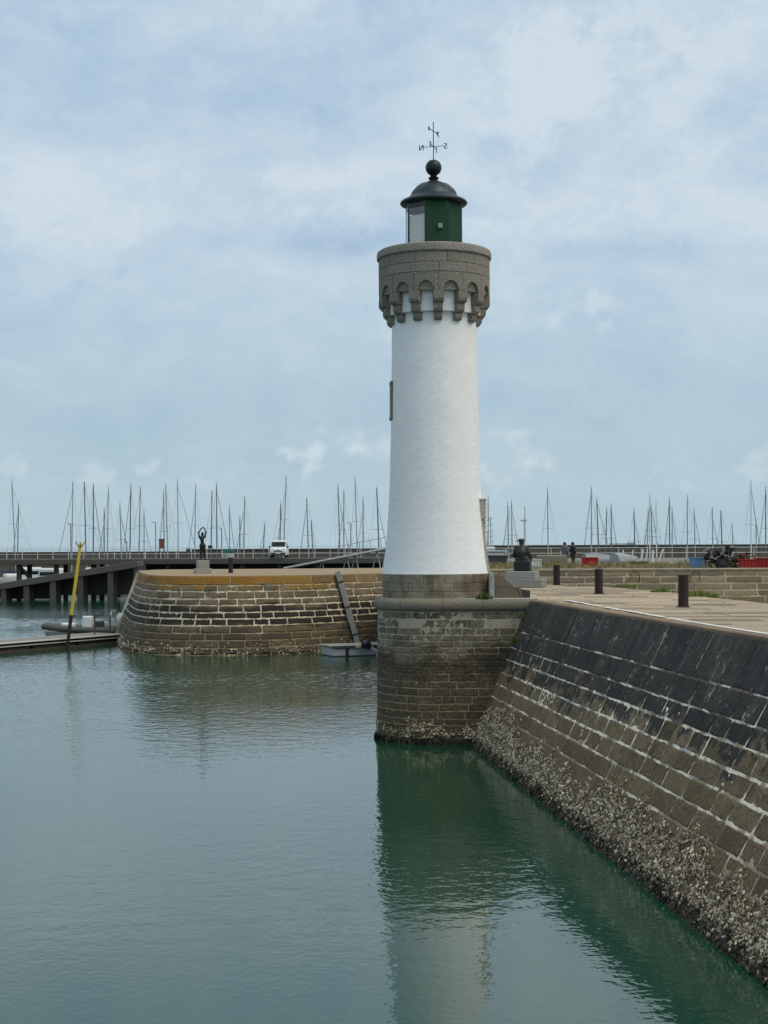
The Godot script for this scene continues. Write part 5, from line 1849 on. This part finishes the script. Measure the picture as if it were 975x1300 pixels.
func build_sailing_boats() -> void:
	var hulls := []
	for c in [lin(222, 224, 224), lin(214, 212, 204), lin(52, 66, 96)]:
		hulls.append(hull(8.6, 2.7, 1.15, 0.6, c, lin(206, 204, 196)))
	var cabin := one_box(Vector3(0.4, 1.45, 0), Vector3(3.2, 0.6, 1.6), lin(224, 224, 220), 0.18)
	var order := []
	for k in BOATS.size():
		order.append(k)
	# count them by where the mast top stands, from the left edge and from the lighthouse
	order.sort_custom(func(i, j): return (BOATS[i][0] + BOATS[i][3]) / -BOATS[i][1] < (BOATS[j][0] + BOATS[j][3]) / -BOATS[j][1])
	var left := 0
	var right := 0
	var tones := [lin(158, 162, 164), lin(104, 108, 112), lin(222, 224, 224)]
	var words := ["grey", "dark", "white"]
	for k in order:
		var e: Array = BOATS[k]
		var on_left: bool = e[0] < 5.0
		var where: String
		if on_left:
			where = "%s mast from the photo's left edge" % ORDINAL[left]
			left += 1
		else:
			where = "%s mast to the right of the lighthouse" % ORDINAL[right]
			right += 1
		var B := thing("sailing_boat", "moored sailing boat with %s mast, the %s" % [words[e[6]], where], "sailing boat", Vector3(e[0], 0, e[1]), 0.0, "sailing boats moored in the marina")
		# bow towards the side its forestay runs to
		var yaw := rng.randf_range(0.5, 1.1) * (-1.0 if rng.randf() < 0.5 else 1.0)
		var bow := Vector3(e[4], 0, 0).rotated(Vector3.UP, yaw * 0.6)
		var h := Node3D.new()
		h.name = "hull_and_cabin"
		var ho := part(hulls[k % 3], "hull", M.gloss, B)
		ho.basis = Basis(bow, Vector3.UP, bow.cross(Vector3.UP))
		var co := part(cabin, "cabin", M.gloss, B)
		co.basis = ho.basis
		h.free()
		var top := Vector3(e[3], e[2], 0)
		var foot: Vector3 = Vector3(0, 1.1, 0) + top * (1.1 / e[2]) * Vector3(1, 0, 1)
		var st := begin(tones[e[6]])
		tube(st, [foot, foot.lerp(top, 0.6), top], [0.085, 0.085, 0.06], 7)
		part(done(st), "mast", M.matte, B)
		st = begin(lin(70, 74, 80))
		var at_stay: Vector3 = foot.lerp(top, rng.randf_range(0.8, 0.98))
		var tip := Vector3(e[4] * (e[5] + 0.6), 1.2, 0)
		tube(st, [at_stay, at_stay.lerp(tip, 0.15), at_stay.lerp(tip, 0.9), tip], [0.015, 0.03, 0.04, 0.015] if k % 3 else [0.014, 0.014, 0.014, 0.014], 6)
		part(done(st), "furled_foresail", M.matte, B)
		part(bar(top, Vector3(-e[4] * rng.randf_range(1.6, 2.6), 1.2, 0), 0.009, lin(140, 144, 148), 4), "backstay", M.metal, B)
		var s2: Vector3 = foot.lerp(top, 0.56)
		var cross := Vector3(0.9, 0, 0.35).normalized() * rng.randf_range(0.5, 0.85)
		part(bar(s2 - cross, s2 + cross, 0.022, lin(120, 124, 128), 5), "spreader", M.metal, B)
		for sg in [-1.0, 1.0]:
			st = begin(lin(128, 132, 136))
			tube(st, [foot.lerp(top, 0.97), s2 + cross * sg, foot + cross * sg * 1.25], [0.008, 0.008, 0.008], 4, false)
			part(done(st), "shroud", M.metal, B)
		var boom: Vector3 = foot + Vector3.UP * 1.0
		st = begin([lin(40, 56, 100), lin(60, 64, 70), lin(190, 188, 180)][k % 3])
		tube(st, [boom, boom - bow * 3.0], [0.14, 0.09], 7)
		part(done(st), "boom", M.matte, B)
		if rng.randf() < 0.6:
			st = begin(lin(70, 74, 80))
			tube(st, [top, top + Vector3(0, 0.5, 0)], [0.012, 0.012], 4)
			tube(st, [top + Vector3(-0.22, 0.2, 0), top + Vector3(0.22, 0.24, 0)], [0.014, 0.014], 4)
			part(done(st), "masthead_vane", M.metal, B)
	# motor boats under and beside the jetty
	for e in [[-46.0, -196.0, 0.3, lin(226, 226, 222), "white motor boat seen below the jetty left of the yellow pile"], [-41.5, -188.0, -0.2, lin(206, 210, 212), "white cabin boat seen below the jetty close to the yellow pile"], [-36.5, -192.0, 0.1, lin(40, 96, 86), "green boat seen below the jetty right of the yellow pile"], [-31.0, -182.0, 0.15, lin(220, 222, 220), "white open boat seen through the gap beside the stone pier"]]:
		var B2 := thing("motor_boat", e[4], "boat", Vector3(e[0], 0, e[1]), e[2], "motor boats under the jetty")
		part(hull(6.5, 2.3, 0.95, 0.4, e[3], lin(200, 200, 194)), "hull", M.gloss, B2)
		part(one_box(Vector3(-0.3, 2.0, 0), Vector3(3.0, 2.4, 1.6), lin(222, 222, 218), 0.2), "cabin", M.gloss, B2)
		part(one_box(Vector3(-0.3, 2.5, 0.81), Vector3(2.4, 0.45, 0.03), Color.BLACK, 0.0), "window", M.dark_glass, B2)


# ---------------------------------------------------------------- boat yard behind the boundary wall
func crate(at: Vector3, size: Vector3, col: Color, label: String, called := "red_crate") -> void:
	var o := thing(called, label, "crate", at, rng.randf_range(-0.1, 0.1), "plastic crates behind the wall")
	part(one_box(Vector3(0, size.y * 0.5, 0), Vector3(size.x - 0.03, size.y, size.z - 0.03), col, 0.02), "body", M.matte, o)
	part(one_box(Vector3(0, size.y - 0.03, 0), Vector3(size.x + 0.03, 0.06, size.z + 0.03), Color(col.r * 0.85, col.g * 0.85, col.b * 0.85), 0.012), "rim", M.matte, o)
	for k in 5:
		part(one_box(Vector3((k - 2) * size.x * 0.22, size.y * 0.46, size.z * 0.5 - 0.005), Vector3(0.03, size.y * 0.84, 0.03), col, 0.006), "rib", M.matte, o)


func net_heap(at: Vector3, cols: Array, spread: Vector3, count: int, label: String) -> void:
	var o := thing("net_heap", label, "net heap", at, 0.0, "heaps of fishing gear")
	for c in cols:
		var bones := []
		for k in 4:
			var p := Vector3(rng.randf_range(-1, 1) * spread.x, rng.randf_range(0.1, 0.55) * spread.y, rng.randf_range(-1, 1) * spread.z)
			bones.append([p, p + Vector3(rng.randf_range(-0.3, 0.3), rng.randf_range(-0.05, 0.15), 0), spread.y * 0.26, spread.y * 0.2])
		part(body(bones, 0.06, 0.08, Color(0.02, 0.021, 0.024)), "net_bundle", M.rust, o)
		for k in count:
			var p2 := Vector3(rng.randf_range(-1, 1) * spread.x, rng.randf_range(0.2, 1.0) * spread.y, rng.randf_range(0.0, 1.0) * spread.z)
			var st := begin(vary(c, 0.3))
			var pts := [p2]
			for q in 5:
				p2 += Vector3(rng.randf_range(-0.16, 0.16), rng.randf_range(-0.13, 0.11), rng.randf_range(-0.1, 0.1))
				p2.y = maxf(p2.y, 0.03)
				pts.append(p2)
			tube(st, pts, [0.025, 0.03, 0.03, 0.03, 0.03, 0.02], 5)
			part(done(st), "rope", M.rust, o)


func build_yard_things() -> void:
	var g := 4.80
	crate(Vector3(10.78, g, -78.5), Vector3(0.84, 0.47, 0.6), lin(168, 38, 40), "red plastic crate on the dry grass above the middle bollard")
	crate(Vector3(16.72, g, -69.0), Vector3(0.72, 0.44, 0.5), lin(160, 36, 38), "red plastic crate right beside the heap of rust-brown ropes")
	crate(Vector3(17.48, g, -69.3), Vector3(0.72, 0.5, 0.5), lin(150, 34, 38), "red plastic crate cut off by the photo's right edge")
	crate(Vector3(15.1, g, -72.0), Vector3(0.78, 0.5, 0.6), lin(98, 140, 182), "light blue plastic crate beside the heap of dark nets", "blue_crate")
	crate(Vector3(7.05, g, -70.5), Vector3(0.66, 0.46, 0.6), lin(206, 206, 202), "white plastic crate just right of the seated statue", "white_crate")
	net_heap(Vector3(15.95, g, -71.2), [lin(40, 42, 48), lin(180, 172, 160), lin(52, 60, 66)], Vector3(0.55, 0.95, 0.4), 34, "heap of dark and pale tangled nets beside the blue crate")
	net_heap(Vector3(16.6, g, -71.6), [lin(96, 62, 46), lin(70, 50, 44), lin(120, 66, 50)], Vector3(0.8, 0.62, 0.4), 28, "low heap of rust-brown ropes between the blue and red crates")
	# rough stone slab beside the people
	var s := begin(lin(150, 144, 128))
	var outline := PackedVector2Array([Vector2(8.6, -84.6), Vector2(10.3, -84.4), Vector2(10.2, -85.6), Vector2(8.7, -85.6)])
	prism(s, outline, g - 0.02, g + 0.55, 0.06)
	tag(part(done(s), "stone_slab", M.granite, self), "rough grey stone block lying in the dry grass in front of the two people", "block")
	person(Vector3(12.55, 4.36, -104.0), 2.3, "person in grey clothes with a pale bag, left of the two people in the yard", lin(96, 100, 104), lin(92, 96, 100), lin(190, 150, 124), lin(50, 42, 36), true)
	person(Vector3(13.15, 4.36, -104.3), 2.0, "person in black clothes, right of the two people in the yard", lin(40, 42, 48), lin(60, 56, 54), lin(184, 144, 120), lin(36, 30, 28), false)
	# fishing boat ashore behind the seated statue
	var F := thing("fishing_boat", "white fishing boat with a wheelhouse and lattice mast just right of the lighthouse", "boat", Vector3(12.2, 0.0, -180.0), 0.12)
	part(hull(10.0, 3.4, 2.2, 0.8, lin(196, 206, 212), lin(180, 180, 176)), "hull", M.gloss, F)
	part(one_box(Vector3(0.2, 3.5, 0), Vector3(3.6, 2.8, 2.4), lin(206, 214, 220), 0.15), "wheelhouse", M.gloss, F)
	part(one_box(Vector3(0.2, 4.3, 1.22), Vector3(3.2, 0.6, 0.04), Color.BLACK, 0.0), "window", M.dark_glass, F)
	part(one_box(Vector3(0.2, 5.1, 0), Vector3(4.4, 0.25, 2.8), lin(150, 172, 180), 0.06), "roof", M.gloss, F)
	for sg in [-0.25, 0.25]:
		part(bar(Vector3(0.4 + sg, 5.2, 0), Vector3(0.5 + sg * 0.4, 9.2, 0), 0.05, lin(190, 194, 196), 6), "mast_leg", M.metal, F)
	for k in 5:
		part(bar(Vector3(0.0, 6.0 + k * 0.7, 0), Vector3(1.0, 6.3 + k * 0.7, 0), 0.04, lin(186, 190, 192), 5), "mast_rung", M.metal, F)
	part(one_box(Vector3(0.3, 5.45, 0.4), Vector3(1.5, 0.4, 0.5), lin(214, 216, 216), 0.1), "radar", M.gloss, F)
	# boats ashore on props, boxes and a small lorry farther back
	var k2 := 0
	for e in [[22.4, -128.0, "first of the two upturned grey boats behind the red crate"], [24.2, -126.0, "second upturned grey boat behind the red crate, next to the white props"]]:
		var U := thing("upturned_boat", e[2], "boat", Vector3(e[0] - 4.0, 4.36, e[1]), 0.3 + k2 * 0.5, "upturned boats")
		var hm := part(hull(2.9, 1.3, 0.5, 0.35, [lin(120, 126, 128), lin(150, 154, 156)][k2], lin(120, 120, 116)), "hull", M.gloss, U)
		hm.rotation.x = PI
		hm.position.y = 0.5
		k2 += 1
	var C := thing("boat_cradle", "row of white boat props standing behind the dry grass", "cradle", Vector3(0, 4.36, -126.0))
	for x in [20.2, 20.9, 21.7, 22.1, 22.7, 23.2]:
		part(bar(Vector3(x - 0.12, 0, 0), Vector3(x + rng.randf_range(-0.1, 0.25), rng.randf_range(0.9, 1.3), 0), rng.randf_range(0.05, 0.11), lin(216, 216, 210), 7), "prop", M.matte, C)
	part(one_box(Vector3(21.7, 0.06, 0), Vector3(3.6, 0.1, 0.3), lin(190, 190, 184), 0.02), "foot_rail", M.matte, C)
	var Lr := thing("small_lorry", "small grey lorry whose roof shows over the far breakwater", "lorry", Vector3(46.0, 4.3, -286.0), PI * 0.5)
	part(one_box(Vector3(0, 1.1, 1.2), Vector3(1.9, 1.5, 1.4), lin(146, 160, 164), 0.12), "cab", M.gloss, Lr)
	part(one_box(Vector3(0.96, 1.4, 1.3), Vector3(0.03, 0.5, 0.9), Color.BLACK, 0.0), "window", M.dark_glass, Lr)
	part(one_box(Vector3(0, 1.1, -1.3), Vector3(1.95, 1.3, 3.0), lin(196, 198, 196), 0.05), "box_body", M.matte, Lr)
	for z in [1.1, -1.7]:
		for sg in [-0.85, 0.85]:
			var wo := part(turned([Vector2(0.0, -0.12), Vector2(0.38, -0.12), Vector2(0.4, 0.0), Vector2(0.38, 0.12), Vector2(0.0, 0.12)], Vector3.ZERO, lin(36, 36, 38), 16), "wheel", M.matte, Lr)
			wo.position = Vector3(sg, 0.4, z)
			wo.rotation.z = PI / 2
	for e in [[13.6, 14.6, -95.0, 0.9, "dark grey gear box standing in the yard behind the seated statue"], [22.0, 19.9, -92.0, 0.5, "low black gear box behind the dry grass"]]:
		var D := thing("gear_box", e[4], "box", Vector3(e[1] - 7.4 if e[0] < 20 else e[1] - 4.3, 4.36, e[2]), 0.1, "gear boxes")
		part(one_box(Vector3(0, e[3] * 0.5, 0), Vector3(1.1, e[3], 0.8), lin(54, 56, 60), 0.03), "body", M.matte, D)
		part(one_box(Vector3(0, e[3] + 0.02, 0), Vector3(1.2, 0.06, 0.9), lin(150, 152, 150), 0.015), "lid", M.matte, D)
	var post := thing("signal_post", "white post with a small lamp beside the seated statue's head", "post", Vector3(16.0, 4.36, -170.0))
	part(bar(Vector3.ZERO, Vector3(0, 4.6, 0), 0.13, lin(212, 214, 212), 8), "post", M.matte, post)
	part(one_box(Vector3(-0.12, 4.3, 0), Vector3(0.7, 0.2, 0.3), lin(190, 192, 190), 0.04), "lamp_head", M.matte, post)
	part(bar(Vector3(0, 4.6, 0), Vector3(0, 5.9, 0), 0.05, lin(180, 182, 182), 6), "antenna", M.metal, post)


# ---------------------------------------------------------------- shells, weeds and grass
func tuft(at: Vector3, w: float, h: float, n: int, col: Color, label: String) -> void:
	var st := begin(col)
	for k in n:
		var a := rng.randf() * TAU
		var r := sqrt(rng.randf()) * w
		var p := Vector3(cos(a) * r, -0.02, sin(a) * r * 0.6)
		var tall := h * (1.15 - r / w * 0.7) * rng.randf_range(0.55, 1.1)
		var lean := Vector3(rng.randf_range(-1, 1), 0, rng.randf_range(-1, 1)) * tall * 0.45
		var sd := Vector3(cos(a * 3.0), 0, sin(a * 3.0)) * rng.randf_range(0.008, 0.02)
		st.set_color(vary(col, 0.4))
		var m := p + Vector3.UP * tall * 0.6 + lean * 0.4
		tri(st, p - sd, p + sd, m + sd * 0.8)
		tri(st, p - sd, m + sd * 0.8, m - sd * 0.8)
		tri(st, m - sd * 0.8, m + sd * 0.8, p + Vector3.UP * tall + lean)
	var o := part(done(st), "weed_tuft", M.leaf, self)
	o.position = at
	tag(o, label, "weed", "weeds growing from the stonework")


func shells(called: String, label: String, places: Array) -> void:
	var st := begin()
	var n := 7
	var rim := []
	for k in n:
		var a := TAU * k / n
		var r: float = [1.0, 0.82, 0.95, 0.7, 0.9, 0.75, 1.05][k]
		rim.append(Vector3(cos(a) * r, [0.1, 0.22, 0.05, 0.18, 0.0, 0.2, 0.12][k], sin(a) * r * 0.68))
	for k in n:
		tri(st, rim[k], Vector3(0.12, 0.42, 0.0), rim[(k + 1) % n])
		tri(st, rim[(k + 1) % n], Vector3(0, -0.25, 0), rim[k])
	var mm := MultiMesh.new()
	mm.transform_format = MultiMesh.TRANSFORM_3D
	mm.use_colors = true
	mm.mesh = done(st)
	mm.instance_count = places.size()
	for k in places.size():
		var e: Array = places[k]
		var up: Vector3 = (e[1] + Vector3(rng.randf_range(-1, 1), rng.randf_range(-1, 1), rng.randf_range(-1, 1)) * 0.75).normalized()
		var x := up.cross(Vector3(rng.randf_range(-1, 1), rng.randf_range(-1, 1), rng.randf_range(-1, 1))).normalized()
		var sc: float = e[2]
		mm.set_instance_transform(k, Transform3D(Basis(x, up, x.cross(up)).scaled_local(Vector3(sc, sc, sc)), e[0]))
		mm.set_instance_color(k, e[3])
	var o := MultiMeshInstance3D.new()
	o.name = called
	o.multimesh = mm
	o.material_override = M.shell
	add_child(o)
	tag(o, label, "", "", "stuff")


func shell_tone() -> Color:
	var t := rng.randf()
	if t < 0.34:
		return vary(lin(214, 200, 172), 0.2)
	if t < 0.64:
		return vary(lin(160, 142, 110), 0.25)
	return vary(lin(112, 96, 70), 0.3)


func build_shells_and_weeds() -> void:
	var clump := noise(141, 0.9, 3)
	var list := []
	var nrm := Vector3(-0.91, 0.4, 0.1)
	while list.size() < 19000:
		# more of them towards the water, in clumps
		var s := rng.randf_range(17.0, 45.0)
		var h := rng.randf_range(-0.05, 1.45)
		var limit := 1.0 + clump.get_noise_2d(s * 0.7, 3.0) * 0.5 + (0.35 if s > 40.0 else 0.0)
		var dens := clampf((limit - h) * 1.8, 0.0, 1.0) * clampf(0.75 + clump.get_noise_2d(s * 1.6, h * 2.5 + 9.0) * 1.2, 0.08, 1.0)
		if rng.randf() > dens:
			continue
		var sc := rng.randf_range(0.02, 0.046) * (1.35 if rng.randf() < 0.15 else 1.0)
		list.append([quay_point(s, h, 0.045 + rng.randf() * 0.03), nrm, sc, shell_tone() if rng.randf() < h * 3.2 else vary(lin(66, 58, 42), 0.35)])
	shells("oyster_shells", "crust of wild oyster shells along the foot of the quay wall", list)
	list = []
	while list.size() < 1900:
		var s2 := rng.randf_range(-4.6, 1.6)
		var h2 := rng.randf_range(0.0, 0.85)
		if rng.randf() > clampf((0.62 + clump.get_noise_2d(s2, 40.0) * 0.5 - h2) * 3.0, 0.0, 1.0) * clampf(0.5 + clump.get_noise_2d(s2 * 2.0, h2 * 3.0 + 60.0) * 1.8, 0.0, 1.0):
			continue
		var q := platform_point(s2, h2, 0.03)
		var out := (platform_point(s2, h2, 1.0) - q).normalized()
		list.append([q, out, rng.randf_range(0.02, 0.045), shell_tone() if h2 > 0.2 else vary(lin(56, 50, 40), 0.3)])
	shells("platform_shells", "oyster shells round the foot of the lighthouse platform", list)
	list = []
	while list.size() < 900:
		var s3 := rng.randf_range(7.0, pier_len - 6.0)
		var h3 := rng.randf_range(0.0, 0.9)
		if rng.randf() > clampf((0.7 - h3) * 2.0, 0.0, 1.0) * clampf(0.35 + clump.get_noise_2d(s3, h3 * 3.0 + 90.0) * 1.6, 0.0, 1.0):
			continue
		list.append([pier_point(s3, h3, 0.07), Vector3(0, 0.3, 1), rng.randf_range(0.03, 0.07), shell_tone()])
	shells("pier_shells", "scattered shells along the foot of the far stone pier", list)
	# dark weed hanging at the waterline
	var sw := begin(Color.WHITE)
	tri(sw, Vector3(-0.03, 0, 0), Vector3(0.03, 0, 0), Vector3(0.05, -0.5, 0.1))
	tri(sw, Vector3(-0.03, 0, 0), Vector3(0.05, -0.5, 0.1), Vector3(-0.04, -0.45, 0.1))
	tri(sw, Vector3(-0.04, -0.45, 0.1), Vector3(0.05, -0.5, 0.1), Vector3(0.02, -1.0, 0.02))
	var wm := MultiMesh.new()
	wm.transform_format = MultiMesh.TRANSFORM_3D
	wm.use_colors = true
	wm.mesh = done(sw)
	var at := []
	while at.size() < 3600:
		var sq := rng.randf_range(17.0, 45.0)
		if rng.randf() < 0.5 + clump.get_noise_2d(sq * 2.0, 77.0) * 1.6:
			at.append(quay_point(sq, rng.randf_range(0.02, 0.26), 0.06))
	for k in 400:
		at.append(platform_point(rng.randf_range(-4.6, 1.3), rng.randf_range(0.02, 0.2), 0.04))
	wm.instance_count = at.size()
	for k in at.size():
		var sz := rng.randf_range(0.1, 0.24)
		wm.set_instance_transform(k, Transform3D(Basis(Vector3.UP, rng.randf_range(-2.4, 0.6)).rotated(Vector3(0, 0, 1), rng.randf_range(-0.5, 0.2)).scaled_local(Vector3(1.0, sz, sz)), at[k]))
		wm.set_instance_color(k, vary(lin(58, 54, 30).lerp(lin(34, 34, 24), rng.randf()), 0.3))
	var wo := MultiMeshInstance3D.new()
	wo.name = "seaweed"
	wo.multimesh = wm
	wo.material_override = M.leaf
	add_child(wo)
	tag(wo, "dark brown seaweed hanging at the waterline of the quay", "", "", "stuff")
	# weeds
	var green := lin(86, 108, 44)
	tuft(Vector3(3.0, 4.35, -44.98), 0.26, 0.24, 260, lin(66, 96, 36), "round green weed on the platform at the foot of the lighthouse")
	tuft(Vector3(9.35, DECK, -58.3), 0.5, 0.17, 260, lin(112, 122, 52), "pale green weed tuft on the paving between the back two bollards")
	tuft(Vector3(9.55, 4.28, -51.6), 0.4, 0.26, 240, lin(104, 124, 50), "short green weed tuft at the paving's back edge behind the largest bollard")
	tuft(Vector3(10.0, 4.28, -47.6), 0.62, 0.3, 360, lin(108, 128, 52), "wider green weed tuft right of the largest bollard at the paving's back edge")
	tuft(quay_point(44.6, 3.75, 0.08), 0.12, 0.28, 70, green, "small weed in the upper corner between platform and quay wall")
	tuft(quay_point(44.4, 3.05, 0.08), 0.12, 0.24, 70, green, "small weed in the lower corner between platform and quay wall")
	# dry grass behind the wall
	var st := begin(Color.WHITE)
	tri(st, Vector3(-0.018, 0, 0), Vector3(0.018, 0, 0), Vector3(0.06, 0.6, 0.02))
	tri(st, Vector3(0.06, 0.6, 0.02), Vector3(0.0, 0.55, 0.0), Vector3(0.17, 1.0, 0.08))
	var mm := MultiMesh.new()
	mm.transform_format = MultiMesh.TRANSFORM_3D
	mm.use_colors = true
	mm.mesh = done(st)
	var spots := []
	while spots.size() < 6500:
		var x := rng.randf_range(4.0, 19.0)
		var z := rng.randf_range(-85.5, -63.0)
		if clump.get_noise_2d(x * 0.9, z * 0.5) < 0.0 - (0.25 if z < -76.0 else 0.0) or (z > -69.5 and x > 14.2):
			continue
		spots.append(Vector3(x, 4.79, z))
	mm.instance_count = spots.size()
	for k in spots.size():
		var tall := rng.randf_range(0.05, 0.2) * (1.0 + clampf(clump.get_noise_2d(spots[k].x * 0.8, spots[k].z * 0.4 + 30.0) * 2.2, -0.6, 1.0))
		mm.set_instance_transform(k, Transform3D(Basis(Vector3.UP, rng.randf() * TAU).scaled_local(Vector3(1.1, tall, 1.1)), spots[k]))
		var dry := clampf(0.5 + clump.get_noise_2d(spots[k].x * 1.4, spots[k].z) * 1.6, 0.0, 1.0)
		mm.set_instance_color(k, vary(lin(92, 98, 54).lerp(lin(158, 134, 88), dry), 0.25))
	var o := MultiMeshInstance3D.new()
	o.name = "dry_grass"
	o.multimesh = mm
	o.material_override = M.leaf
	add_child(o)
	tag(o, "dry brown grass on the ground behind the boundary wall", "", "", "stuff")
